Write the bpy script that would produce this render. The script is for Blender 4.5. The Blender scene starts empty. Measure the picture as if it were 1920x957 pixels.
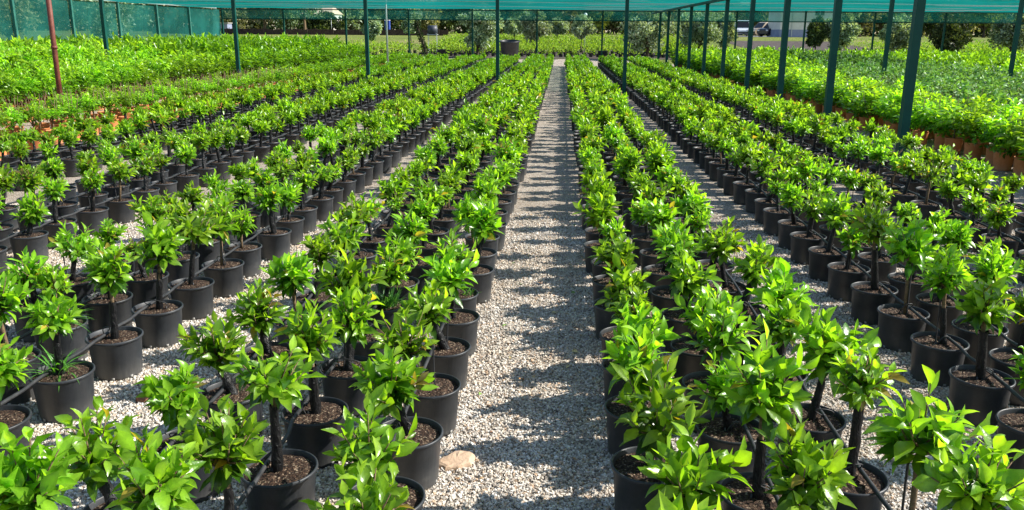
import bpy, math, random
import numpy as np
from mathutils import Matrix, Vector, Euler

rad = math.radians
RS = np.random.RandomState
C = bpy.context.scene.collection
scene = bpy.context.scene

# ------------------------------------------------------------------ camera
CAM_H, YAW, PITCH, ROLL, FOC = 1.92, 3.23, 15.05, 0.4, 1560.0
cd = bpy.data.cameras.new('camera')
cam = bpy.data.objects.new('camera', cd)
C.objects.link(cam)
cam.matrix_world = (Matrix.Translation((0, 0, CAM_H)) @ Matrix.Rotation(rad(YAW), 4, 'Z')
                    @ Matrix.Rotation(rad(90 - PITCH), 4, 'X') @ Matrix.Rotation(rad(ROLL), 4, 'Z'))
cd.sensor_width = 36.0
cd.lens = 36.0 * FOC / 1920.0
cd.clip_start, cd.clip_end = 0.05, 3000
scene.camera = cam

# ------------------------------------------------------------------ light
SUN_EL, SUN_AZ = 36.0, 7.0            # azimuth: degrees from +X towards +Y
sx, sy, sz = math.cos(rad(SUN_EL)) * math.cos(rad(SUN_AZ)), math.cos(rad(SUN_EL)) * math.sin(rad(SUN_AZ)), math.sin(rad(SUN_EL))
world = bpy.data.worlds.new('World')
scene.world = world
world.use_nodes = True
wn = world.node_tree
bg = wn.nodes['Background']
sky = wn.nodes.new('ShaderNodeTexSky')
sky.sky_type = 'NISHITA'
sky.sun_disc = False
sky.sun_elevation = rad(SUN_EL)
sky.sun_rotation = math.atan2(sx, sy)
sky.air_density, sky.dust_density, sky.ozone_density = 1.0, 0.6, 1.2
wn.links.new(sky.outputs[0], bg.inputs[0])
bg.inputs[1].default_value = 0.10
sl = bpy.data.lights.new('sun', 'SUN')
sl.energy = 5.0
sl.angle = rad(0.5)
sl.color = (1.0, 0.95, 0.87)
so = bpy.data.objects.new('sun', sl)
C.objects.link(so)
so.rotation_euler = Vector((sx, sy, sz)).to_track_quat('Z', 'Y').to_euler()
scene.view_settings.view_transform = 'Standard'
scene.view_settings.look = 'None'
scene.view_settings.gamma = 1.0
scene.view_settings.exposure = 0.88
scene.cycles.max_bounces = 8
scene.cycles.transparent_max_bounces = 12
scene.cycles.transmission_bounces = 5
scene.cycles.caustics_reflective = False
scene.cycles.caustics_refractive = False
scene.cycles.use_denoising = True

CM = np.array([[c for c in r[:3]] for r in cam.matrix_world.to_3x3()])
def project(p):
    p = np.atleast_2d(np.asarray(p, float)) - [0, 0, CAM_H]
    c = p @ CM
    z = -c[:, 2]
    zz = np.where(z < 1e-3, 1e-3, z)
    return 960 + FOC * c[:, 0] / zz, 478.5 - FOC * c[:, 1] / zz, z

def terrain_z(x, y):
    t = np.clip((np.asarray(y, float) - 54) / 50.0, 0, 1)
    return 1.5 * t * t * (3 - 2 * t)

# ------------------------------------------------------------------ materials
def mat(name):
    m = bpy.data.materials.new(name)
    m.use_nodes = True
    nt = m.node_tree
    nt.nodes.clear()
    out = nt.nodes.new('ShaderNodeOutputMaterial')
    return m, nt, out

def N(nt, t, **kw):
    n = nt.nodes.new(t)
    for k, v in kw.items():
        if k.startswith('i_'):
            n.inputs[k[2:].replace('_', ' ')].default_value = v
        else:
            setattr(n, k, v)
    return n

def principled(nt, out, color=(.5, .5, .5), rough=.6, spec=.5, metal=0):
    p = nt.nodes.new('ShaderNodeBsdfPrincipled')
    p.inputs['Base Color'].default_value = (*color, 1)
    p.inputs['Roughness'].default_value = rough
    p.inputs['Specular IOR Level'].default_value = spec
    p.inputs['Metallic'].default_value = metal
    if out:
        nt.links.new(p.outputs[0], out.inputs[0])
    return p

def ramp(nt, fac, stops):
    r = nt.nodes.new('ShaderNodeValToRGB')
    e = r.color_ramp.elements
    while len(e) < len(stops):
        e.new(0.5)
    for i, (p, c) in enumerate(stops):
        e[i].position = p
        e[i].color = (*c, 1)
    nt.links.new(fac, r.inputs[0])
    return r

def mixc(nt, a, b, fac, mode='MIX'):
    m = nt.nodes.new('ShaderNodeMix')
    m.data_type = 'RGBA'
    m.blend_type = mode
    for s, v in ((m.inputs[6], a), (m.inputs[7], b), (m.inputs[0], fac)):
        if hasattr(v, 'links'):
            nt.links.new(v, s)
        elif isinstance(v, (int, float)):
            s.default_value = v
        else:
            s.default_value = (*v, 1)
    return m.outputs[2]

def bump(nt, h, dist, strength, target):
    b = nt.nodes.new('ShaderNodeBump')
    b.inputs['Strength'].default_value = strength
    b.inputs['Distance'].default_value = dist
    nt.links.new(h, b.inputs['Height'])
    nt.links.new(b.outputs[0], target)
    return b

def simple(name, c1, c2=None, scale=8, rough=.6, spec=.5, bumpd=0.0, bscale=None, metal=0, detail=6):
    m, nt, out = mat(name)
    p = principled(nt, out, c1, rough, spec, metal)
    tc = N(nt, 'ShaderNodeTexCoord')
    if c2 is not None:
        n = N(nt, 'ShaderNodeTexNoise', i_Scale=scale, i_Detail=detail, i_Roughness=.65)
        nt.links.new(tc.outputs['Object'], n.inputs['Vector'])
        r = ramp(nt, n.outputs[0], [(.32, c1), (.68, c2)])
        nt.links.new(r.outputs[0], p.inputs['Base Color'])
    if bumpd:
        n2 = N(nt, 'ShaderNodeTexNoise', i_Scale=bscale or scale * 4, i_Detail=5)
        nt.links.new(tc.outputs['Object'], n2.inputs['Vector'])
        bump(nt, n2.outputs[0], bumpd, .8, p.inputs['Normal'])
    return m

def leaf_material(name, trans=.52, rough=.30, spec=.6, gain=1.0, var=.22):
    m, nt, out = mat(name)
    a = N(nt, 'ShaderNodeAttribute', attribute_name='tint')
    oi = N(nt, 'ShaderNodeObjectInfo')
    mr = N(nt, 'ShaderNodeMapRange')
    mr.inputs[3].default_value = 1 - var
    mr.inputs[4].default_value = 1 + var
    nt.links.new(oi.outputs['Random'], mr.inputs[0])
    hsv = N(nt, 'ShaderNodeHueSaturation')
    mh = N(nt, 'ShaderNodeMapRange')
    mh.inputs[3].default_value = .49
    mh.inputs[4].default_value = .507
    nt.links.new(oi.outputs['Random'], mh.inputs[0])
    nt.links.new(mh.outputs[0], hsv.inputs['Hue'])
    nt.links.new(mr.outputs[0], hsv.inputs['Value'])
    nt.links.new(a.outputs['Color'], hsv.inputs['Color'])
    p = principled(nt, None, (0, 0, 0), rough, spec)
    tc = N(nt, 'ShaderNodeTexCoord')
    bl = N(nt, 'ShaderNodeTexNoise', i_Scale=28.0, i_Detail=4.0, i_Roughness=.65)
    nt.links.new(tc.outputs['Object'], bl.inputs['Vector'])
    br_ = ramp(nt, bl.outputs[0], [(.3, (.72, .76, .9)), (.55, (1, 1, 1)), (.75, (1.18, 1.08, 1.0))])
    vn = N(nt, 'ShaderNodeTexVoronoi', i_Scale=130.0)
    nt.links.new(tc.outputs['Object'], vn.inputs['Vector'])
    spot = ramp(nt, vn.outputs['Distance'], [(.10, (.62, .55, .5)), (.16, (1, 1, 1))])
    hsv_out = mixc(nt, hsv.outputs[0], mixc(nt, br_.outputs[0], spot.outputs[0], .6, 'MULTIPLY'), 1.0, 'MULTIPLY')
    nt.links.new(hsv_out, p.inputs['Base Color'])
    nz = N(nt, 'ShaderNodeTexNoise', i_Scale=70.0, i_Detail=2.0)
    nt.links.new(tc.outputs['Object'], nz.inputs['Vector'])
    bump(nt, nz.outputs[0], .004, .35, p.inputs['Normal'])
    t = N(nt, 'ShaderNodeBsdfTranslucent')
    tcol = mixc(nt, hsv_out, (1.75 * gain, 1.7 * gain, .5 * gain), 1.0, 'MULTIPLY')
    nt.links.new(tcol, t.inputs[0])
    mx = N(nt, 'ShaderNodeMixShader')
    mx.inputs[0].default_value = trans
    nt.links.new(p.outputs[0], mx.inputs[1])
    nt.links.new(t.outputs[0], mx.inputs[2])
    nt.links.new(mx.outputs[0], out.inputs[0])
    return m

M = {}
M['leaf'] = leaf_material('citrus_leaf')
M['olive'] = leaf_material('olive_leaf', trans=.25, rough=.5, spec=.35, var=.15)
M['wood_leaf'] = leaf_material('tree_leaf', trans=.25, rough=.6, spec=.2, var=.15)
M['bark'] = simple('bark', (.10, .065, .035), (.24, .17, .10), 60, .85, .2, .004, 200)
M['bark_dark'] = simple('bark_dark', (.035, .028, .02), (.10, .08, .06), 12, .9, .2, .02, 40)
M['pot_notch'] = simple('pot_notch', (.30, .29, .27), rough=.7)
M['hose'] = simple('hose_plastic', (.018, .019, .021), (.05, .05, .052), 14, .5, .35)
M['pole_green'] = simple('green_paint', (.003, .050, .040), (.006, .072, .056), 5, .5, .22)
M['wall_post'] = simple('pale_green_paint', (.03, .14, .12), (.07, .22, .18), 5, .5, .3)
M['rust'] = simple('rusty_red_paint', (.10, .022, .014), (.20, .06, .035), 9, .6, .4, .002, 60)
M['galv'] = simple('galvanised_steel', (.42, .46, .46), (.62, .65, .64), 30, .4, .5, metal=.4)
M['terracotta'] = simple('terracotta', (.38, .115, .04), (.52, .19, .075), 9, .75, .3, .002, 60)
M['stone'] = simple('tan_stone', (.42, .29, .19), (.60, .44, .31), 16, .85, .2, .004, 60)
M['sherd'] = simple('brown_sherd', (.22, .09, .05), (.36, .17, .10), 30, .8, .2, .002, 90)
M['dead_leaf'] = simple('dry_leaf', (.28, .14, .06), (.42, .26, .12), 60, .8, .2)
M['orange_leaf'] = simple('orange_dry_leaf', (.55, .20, .03), (.7, .32, .06), 60, .6, .3)
M['white_wall'] = simple('white_render', (.60, .57, .53), (.70, .67, .63), 1.2, .85, .2)
M['blue_band'] = simple('blue_grey_paint', (.20, .23, .33), (.27, .30, .40), 1.5, .8, .2)
M['roof_tile'] = simple('roof_tile', (.62, .42, .30), (.72, .55, .42), 2, .8, .2)
M['concrete'] = simple('pale_concrete', (.42, .40, .37), (.55, .53, .49), 3, .85, .2)
M['beige_paint'] = simple('beige_car_paint', (.42, .34, .24), rough=.28)
M['dark_paint'] = simple('dark_car_paint', (.02, .023, .028), rough=.25)
M['white_paint'] = simple('white_car_paint', (.62, .68, .76), rough=.25)
M['car_glass'] = simple('car_glass', (.02, .022, .025), rough=.08)
M['tyre'] = simple('tyre_rubber', (.016, .016, .017), rough=.8)
M['rim'] = simple('wheel_rim', (.45, .45, .46), rough=.35, metal=.6)
M['lamp_red'] = simple('tail_lamp', (.45, .02, .02), rough=.2)
M['lamp_clear'] = simple('head_lamp', (.7, .7, .68), rough=.15)
M['blue_plastic'] = simple('blue_plastic', (.02, .05, .30), (.03, .07, .36), 3, .5)
M['dark_tank'] = simple('dark_tank', (.02, .028, .045), (.04, .05, .07), 3, .5)
M['crate'] = simple('orange_crate', (.60, .30, .17), (.68, .38, .24), 8, .7)
M['lamp_globe'] = simple('frosted_lamp_globe', (.85, .86, .86), rough=.25)
M['brown_fence'] = simple('brown_brush_fence', (.035, .022, .018), (.10, .065, .055), 6, .9, .1, .02, 30)
M['mulch'] = simple('dark_soil', (.055, .045, .040), (.13, .11, .10), 2.5, .95, .1, .03, 14)

def pot_material(name, a, b, dust, rough, spec):
    m, nt, out = mat(name)
    p = principled(nt, out, a, rough, spec)
    tc = N(nt, 'ShaderNodeTexCoord')
    geo = N(nt, 'ShaderNodeNewGeometry')
    oi = N(nt, 'ShaderNodeObjectInfo')
    n = N(nt, 'ShaderNodeTexNoise', i_Scale=7.0, i_Detail=7.0, i_Roughness=.7)
    nt.links.new(geo.outputs['Position'], n.inputs['Vector'])
    base = ramp(nt, n.outputs[0], [(.35, a), (.7, b)])
    mp = N(nt, 'ShaderNodeMapping')
    mp.inputs['Scale'].default_value = (60, 60, 5)
    nt.links.new(geo.outputs['Position'], mp.inputs[0])
    n2 = N(nt, 'ShaderNodeTexNoise', i_Scale=1.0, i_Detail=4.0)
    nt.links.new(mp.outputs[0], n2.inputs['Vector'])
    sep = N(nt, 'ShaderNodeSeparateXYZ')
    nt.links.new(geo.outputs['Position'], sep.inputs[0])
    mr = N(nt, 'ShaderNodeMapRange')      # splash dust low on the pot wall
    mr.inputs[1].default_value = .12
    mr.inputs[2].default_value = .0
    mr.inputs[4].default_value = .9
    nt.links.new(sep.outputs[2], mr.inputs[0])
    mul = N(nt, 'ShaderNodeMath', operation='MULTIPLY')
    nt.links.new(mr.outputs[0], mul.inputs[0])
    nt.links.new(n2.outputs[0], mul.inputs[1])
    c = mixc(nt, base.outputs[0], dust, mul.outputs[0])
    sp = N(nt, 'ShaderNodeTexVoronoi', i_Scale=90.0)
    nt.links.new(geo.outputs['Position'], sp.inputs['Vector'])
    lt = N(nt, 'ShaderNodeMath', operation='LESS_THAN')
    lt.inputs[1].default_value = .10
    nt.links.new(sp.outputs['Distance'], lt.inputs[0])
    lm = N(nt, 'ShaderNodeMath', operation='MULTIPLY')
    lm.inputs[1].default_value = .35
    nt.links.new(lt.outputs[0], lm.inputs[0])
    c2 = mixc(nt, c, dust, lm.outputs[0])
    sc_ = ramp(nt, n.outputs[0], [(.60, (0, 0, 0)), (.74, (.55, .55, .55))])
    scm = N(nt, 'ShaderNodeMath', operation='MULTIPLY')
    nt.links.new(sc_.outputs[0], scm.inputs[0])
    nt.links.new(n2.outputs[0], scm.inputs[1])
    c2 = mixc(nt, c2, dust, scm.outputs[0])
    hs = N(nt, 'ShaderNodeHueSaturation')
    mv = N(nt, 'ShaderNodeMapRange')
    mv.inputs[3].default_value = .75
    mv.inputs[4].default_value = 1.3
    nt.links.new(oi.outputs['Random'], mv.inputs[0])
    nt.links.new(mv.outputs[0], hs.inputs['Value'])
    nt.links.new(c2, hs.inputs['Color'])
    nt.links.new(hs.outputs[0], p.inputs['Base Color'])
    bump(nt, n2.outputs[0], .0015, .5, p.inputs['Normal'])
    return m
M['pot'] = pot_material('black_pot_plastic', (.019, .021, .024), (.040, .044, .050), (.12, .115, .105), .45, .38)
M['tpot'] = pot_material('terracotta_pot', (.50, .165, .052), (.66, .26, .100), (.45, .30, .20), .7, .3)

def sleeve_mat():
    m, nt, out = mat('black_film_sleeve')
    p = principled(nt, out, (.008, .008, .009), .42, .3)
    tc = N(nt, 'ShaderNodeNewGeometry')
    mp = N(nt, 'ShaderNodeMapping')
    mp.inputs['Scale'].default_value = (60, 60, 22)
    nt.links.new(tc.outputs['Position'], mp.inputs[0])
    n = N(nt, 'ShaderNodeTexNoise', i_Scale=1.0, i_Detail=4.0, i_Distortion=1.5)
    nt.links.new(mp.outputs[0], n.inputs['Vector'])
    bump(nt, n.outputs[0], .012, .9, p.inputs['Normal'])
    r = ramp(nt, n.outputs[0], [(.5, (.007, .007, .008)), (.8, (.030, .029, .028))])
    nt.links.new(r.outputs[0], p.inputs['Base Color'])
    return m
M['sleeve'] = sleeve_mat()

def soil_mat():
    m, nt, out = mat('potting_soil')
    p = principled(nt, out, (.05, .03, .02), .9, .25)
    g = N(nt, 'ShaderNodeNewGeometry')
    v = N(nt, 'ShaderNodeTexVoronoi', i_Scale=150.0)
    nt.links.new(g.outputs['Position'], v.inputs['Vector'])
    sp = N(nt, 'ShaderNodeSeparateColor')
    nt.links.new(v.outputs['Color'], sp.inputs[0])
    r = ramp(nt, sp.outputs[0], [(0, (.012, .007, .005)), (.55, (.040, .022, .014)), (.86, (.085, .050, .030)), (.975, (.26, .20, .14))])
    nt.links.new(r.outputs[0], p.inputs['Base Color'])
    n = N(nt, 'ShaderNodeTexNoise', i_Scale=60.0, i_Detail=6.0)
    nt.links.new(g.outputs['Position'], n.inputs['Vector'])
    bump(nt, n.outputs[0], .02, 1.0, p.inputs['Normal'])
    return m
M['soil'] = soil_mat()

def gravel_mat():
    m, nt, out = mat('pale_gravel')
    p = principled(nt, out, (.5, .5, .5), .85, .25)
    tc = N(nt, 'ShaderNodeNewGeometry')
    dn = N(nt, 'ShaderNodeTexNoise', i_Scale=40.0, i_Detail=2.0)
    nt.links.new(tc.outputs['Position'], dn.inputs['Vector'])
    wv = N(nt, 'ShaderNodeVectorMath', operation='MULTIPLY_ADD')
    wv.inputs[1].default_value = (.012, .012, 0)
    nt.links.new(dn.outputs[1], wv.inputs[0])
    nt.links.new(tc.outputs['Position'], wv.inputs[2])
    v = N(nt, 'ShaderNodeTexVoronoi', i_Scale=105.0)
    nt.links.new(wv.outputs[0], v.inputs['Vector'])
    sp = N(nt, 'ShaderNodeSeparateColor')
    nt.links.new(v.outputs['Color'], sp.inputs[0])
    r = ramp(nt, sp.outputs[0], [(0, (.16, .135, .11)), (.16, (.32, .28, .24)), (.40, (.52, .47, .40)), (.62, (.61, .57, .50)),
                                (.80, (.56, .43, .32)), (.93, (.76, .74, .71))])
    big = N(nt, 'ShaderNodeTexNoise', i_Scale=.9, i_Detail=6.0, i_Roughness=.7)
    nt.links.new(tc.outputs['Position'], big.inputs['Vector'])
    r2 = ramp(nt, big.outputs[0], [(.3, (.80, .75, .68)), (.7, (1.02, 1.0, .97))])
    c = mixc(nt, r.outputs[0], r2.outputs[0], 1.0, 'MULTIPLY')
    gap = ramp(nt, v.outputs['Distance'], [(.42, (1, 1, 1)), (.85, (.42, .40, .38))])
    c = mixc(nt, c, gap.outputs[0], 1.0, 'MULTIPLY')
    mid = N(nt, 'ShaderNodeTexNoise', i_Scale=9.0, i_Detail=4.0, i_Roughness=.7)
    nt.links.new(tc.outputs['Position'], mid.inputs['Vector'])
    r3 = ramp(nt, mid.outputs[0], [(.30, (.62, .50, .40)), (.42, (1, 1, 1)), (1, (1, 1, 1))])
    c = mixc(nt, c, r3.outputs[0], .55, 'MULTIPLY')
    nt.links.new(c, p.inputs['Base Color'])
    inv = N(nt, 'ShaderNodeMath', operation='SUBTRACT')
    inv.inputs[0].default_value = 1
    nt.links.new(v.outputs['Distance'], inv.inputs[1])
    add = N(nt, 'ShaderNodeMath', operation='ADD')
    nt.links.new(inv.outputs[0], add.inputs[0])
    nt.links.new(sp.outputs[1], add.inputs[1])
    bump(nt, add.outputs[0], .006, 1.0, p.inputs['Normal'])
    return m
M['gravel'] = gravel_mat()

def chip_mat():
    m, nt, out = mat('gravel_chip')
    p = principled(nt, out, (.5, .5, .5), .8, .3)
    a = N(nt, 'ShaderNodeAttribute', attribute_name='tint')
    nt.links.new(a.outputs['Color'], p.inputs['Base Color'])
    return m
M['chip'] = chip_mat()

def field_mat():
    m, nt, out = mat('grass_field')
    p = principled(nt, out, (.1, .2, .05), .95, .1)
    g = N(nt, 'ShaderNodeNewGeometry')
    n = N(nt, 'ShaderNodeTexNoise', i_Scale=.12, i_Detail=9.0, i_Roughness=.7)
    nt.links.new(g.outputs['Position'], n.inputs['Vector'])
    r = ramp(nt, n.outputs[0], [(.3, (.10, .15, .035)), (.5, (.18, .22, .05)), (.68, (.26, .24, .10))])
    nt.links.new(r.outputs[0], p.inputs['Base Color'])
    n2 = N(nt, 'ShaderNodeTexNoise', i_Scale=12.0, i_Detail=5.0)
    nt.links.new(g.outputs['Position'], n2.inputs['Vector'])
    bump(nt, n2.outputs[0], .15, .8, p.inputs['Normal'])
    return m
M['field'] = field_mat()

def net_mat(name, tcol, dcol, open_, stretch, dens=.0):
    m, nt, out = mat(name)
    g = N(nt, 'ShaderNodeNewGeometry')
    mp = N(nt, 'ShaderNodeMapping')
    mp.inputs['Scale'].default_value = stretch
    nt.links.new(g.outputs['Position'], mp.inputs[0])
    n = N(nt, 'ShaderNodeTexNoise', i_Scale=1.0, i_Detail=5.0, i_Roughness=.6)
    nt.links.new(mp.outputs[0], n.inputs['Vector'])
    tr = N(nt, 'ShaderNodeBsdfTransparent')
    tr.inputs[0].default_value = (*tcol, 1)
    df = N(nt, 'ShaderNodeBsdfDiffuse')
    tl = N(nt, 'ShaderNodeBsdfTranslucent')
    rr = ramp(nt, n.outputs[0], [(.35, tuple(c * .80 for c in dcol)), (.65, tuple(min(1, c * 1.25) for c in dcol))])
    nt.links.new(rr.outputs[0], df.inputs[0])
    nt.links.new(rr.outputs[0], tl.inputs[0])
    m1 = N(nt, 'ShaderNodeMixShader')
    m1.inputs[0].default_value = .5
    nt.links.new(df.outputs[0], m1.inputs[1])
    nt.links.new(tl.outputs[0], m1.inputs[2])
    m2 = N(nt, 'ShaderNodeMixShader')
    mr = N(nt, 'ShaderNodeMapRange')
    mr.inputs[1].default_value = .3
    mr.inputs[2].default_value = .7
    mr.inputs[3].default_value = 1 - open_ - .08
    mr.inputs[4].default_value = 1 - open_ + .08
    nt.links.new(n.outputs[0], mr.inputs[0])
    # woven threads close up at a slant: open share = open ** (1 / cos)
    dot = N(nt, 'ShaderNodeVectorMath', operation='DOT_PRODUCT')
    nt.links.new(g.outputs['Normal'], dot.inputs[0])
    nt.links.new(g.outputs['Incoming'], dot.inputs[1])
    ab = N(nt, 'ShaderNodeMath', operation='ABSOLUTE')
    nt.links.new(dot.outputs['Value'], ab.inputs[0])
    mx_ = N(nt, 'ShaderNodeMath', operation='MAXIMUM')
    mx_.inputs[1].default_value = .03
    nt.links.new(ab.outputs[0], mx_.inputs[0])
    inv = N(nt, 'ShaderNodeMath', operation='DIVIDE')
    inv.inputs[0].default_value = 1
    nt.links.new(mx_.outputs[0], inv.inputs[1])
    op = N(nt, 'ShaderNodeMath', operation='SUBTRACT')
    op.inputs[0].default_value = 1
    nt.links.new(mr.outputs[0], op.inputs[1])
    pw = N(nt, 'ShaderNodeMath', operation='POWER')
    nt.links.new(op.outputs[0], pw.inputs[0])
    nt.links.new(inv.outputs[0], pw.inputs[1])
    cl = N(nt, 'ShaderNodeMath', operation='SUBTRACT')
    cl.inputs[0].default_value = 1
    nt.links.new(pw.outputs[0], cl.inputs[1])
    nt.links.new(cl.outputs[0], m2.inputs[0])
    nt.links.new(tr.outputs[0], m2.inputs[1])
    nt.links.new(m1.outputs[0], m2.inputs[2])
    nt.links.new(m2.outputs[0], out.inputs[0])
    return m
M['net_roof'] = net_mat('teal_roof_net', (.9, 1, .98), (.008, .25, .225), .84, (.22, .75, 1))
M['net_wall'] = net_mat('teal_wall_net', (.8, 1, .97), (.03, .18, .155), .56, (.6, .6, .8))
M['net_valance'] = net_mat('teal_valance_net', (.78, 1, .95), (.02, .24, .20), .64, (.35, .35, .6))

# ------------------------------------------------------------------ mesh helpers
def mesh(name, V, Q=None, T=None, mats=(), mi=None, col=None, smooth=True):
    V = np.asarray(V, np.float32).reshape(-1, 3)
    Q = np.zeros((0, 4), np.int32) if Q is None else np.asarray(Q, np.int32).reshape(-1, 4)
    T = np.zeros((0, 3), np.int32) if T is None else np.asarray(T, np.int32).reshape(-1, 3)
    me = bpy.data.meshes.new(name)
    nq, ntr = len(Q), len(T)
    me.vertices.add(len(V))
    me.vertices.foreach_set('co', V.ravel())
    me.loops.add(nq * 4 + ntr * 3)
    me.loops.foreach_set('vertex_index', np.concatenate([Q.ravel(), T.ravel()]).astype(np.int32))
    me.polygons.add(nq + ntr)
    ls = np.concatenate([np.arange(nq) * 4, nq * 4 + np.arange(ntr) * 3]).astype(np.int32)
    me.polygons.foreach_set('loop_start', ls)
    me.polygons.foreach_set('use_smooth', np.full(nq + ntr, smooth))
    for m in mats:
        me.materials.append(M[m] if isinstance(m, str) else m)
    if mi is not None:
        me.polygons.foreach_set('material_index', np.asarray(mi, np.int32))
    if col is not None:
        a = me.color_attributes.new('tint', 'FLOAT_COLOR', 'POINT')
        c4 = np.ones((len(V), 4), np.float32)
        c4[:, :3] = col
        a.data.foreach_set('color', c4.ravel())
    me.update(calc_edges=True)
    return me

def rotz(V, a, s=1.0):
    c, s_ = math.cos(a), math.sin(a)
    return np.stack([V[:, 0] * c - V[:, 1] * s_, V[:, 0] * s_ + V[:, 1] * c, V[:, 2]], 1) * s

class MB:
    """collects shapes; .obj() links them as one mesh object"""
    def __init__(s):
        s.V, s.Q, s.T, s.qm, s.tm, s.n = [], [], [], [], [], 0
    def add(s, V, Q=None, T=None, m=0):
        V = np.asarray(V, float).reshape(-1, 3)
        if Q is not None and len(Q):
            s.Q.append(np.asarray(Q).reshape(-1, 4) + s.n); s.qm += [m] * len(s.Q[-1])
        if T is not None and len(T):
            s.T.append(np.asarray(T).reshape(-1, 3) + s.n); s.tm += [m] * len(s.T[-1])
        s.V.append(V); s.n += len(V)
        return s
    def box(s, c, d, rz=0, m=0, taper=1.0):
        x, y, z = [k / 2 for k in d]
        P = np.array([[-x, -y, -z], [x, -y, -z], [x, y, -z], [-x, y, -z], [-x * taper, -y * taper, z], [x * taper, -y * taper, z], [x * taper, y * taper, z], [-x * taper, y * taper, z]])
        a = np.array([[math.cos(rz), -math.sin(rz), 0], [math.sin(rz), math.cos(rz), 0], [0, 0, 1]])
        return s.add(P @ a.T + c, [[0, 3, 2, 1], [4, 5, 6, 7], [0, 1, 5, 4], [1, 2, 6, 5], [2, 3, 7, 6], [3, 0, 4, 7]], m=m)
    def lathe(s, prof, seg=24, c=(0, 0, 0), m=0, lobes=None):
        prof = np.asarray(prof, float)
        a = np.arange(seg) * 2 * math.pi / seg
        V = np.stack([np.outer(prof[:, 0], np.cos(a)), np.outer(prof[:, 0], np.sin(a)), np.repeat(prof[:, 1:2], seg, 1)], -1).reshape(-1, 3) + c
        i = np.arange(len(prof) - 1)[:, None] * seg
        j = np.arange(seg)[None]
        k = (j + 1) % seg
        Q = np.stack([i + j, i + k, i + seg + k, i + seg + j], -1).reshape(-1, 4)
        return s.add(V, Q, m=m)
    def tube(s, path, r, seg=8, m=0, cap=True):
        P = np.asarray(path, float)
        r = np.broadcast_to(np.asarray(r, float), (len(P),))
        d = np.gradient(P, axis=0)
        d /= np.linalg.norm(d, axis=1)[:, None] + 1e-12
        ref = np.array([0, 0, 1.0]) if abs(d[0][2]) < .9 else np.array([1.0, 0, 0])
        u = np.cross(d, ref); u /= np.linalg.norm(u, axis=1)[:, None] + 1e-12
        w = np.cross(d, u)
        a = np.arange(seg) * 2 * math.pi / seg
        V = P[:, None] + r[:, None, None] * (np.cos(a)[None, :, None] * u[:, None] + np.sin(a)[None, :, None] * w[:, None])
        i = np.arange(len(P) - 1)[:, None] * seg
        j = np.arange(seg)[None]
        k = (j + 1) % seg
        Q = np.stack([i + j, i + k, i + seg + k, i + seg + j], -1).reshape(-1, 4)
        V = V.reshape(-1, 3)
        T = None
        if cap:
            n = len(V)
            V = np.vstack([V, P[:1], P[-1:]])
            b = (len(P) - 1) * seg
            T = [[n, (q + 1) % seg, q] for q in range(seg)] + [[n + 1, b + q, b + (q + 1) % seg] for q in range(seg)]
        return s.add(V, Q, T, m=m)
    def mesh(s, name, mats, smooth=False):
        V = np.vstack(s.V)
        Q = np.vstack(s.Q) if s.Q else None
        T = np.vstack(s.T) if s.T else None
        return mesh(name, V, Q, T, mats, s.qm + s.tm, smooth=smooth)
    def obj(s, name, mats, parent=None, smooth=False, loc=(0, 0, 0)):
        return link(name, s.mesh(name, mats, smooth), parent, loc)

def link(name, me, parent=None, loc=(0, 0, 0), rot=(0, 0, 0), scale=(1, 1, 1)):
    o = bpy.data.objects.new(name, me)
    C.objects.link(o)
    o.location, o.rotation_euler, o.scale = loc, rot, scale
    if parent:
        o.parent = parent
    return o

def tag(o, label=None, cat=None, group=None, kind=None):
    if label: o['label'] = label
    if cat: o['category'] = cat
    if group: o['group'] = group
    if kind: o['kind'] = kind
    return o

def empty(name, loc, rz=0, label=None, cat=None, group=None):
    o = bpy.data.objects.new(name, None)
    C.objects.link(o)
    o.empty_display_size = .1
    o.location = loc
    o.rotation_euler = (0, 0, rz)
    return tag(o, label, cat, group)

# ------------------------------------------------------------------ leaves
LEAF_W = {6: [0, .60, .98, .96, .52, 0], 4: [0, .9, .85, 0], 3: [0, 1.0, 0]}
def norm(a):
    return a / (np.linalg.norm(a, axis=-1, keepdims=True) + 1e-9)

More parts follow.
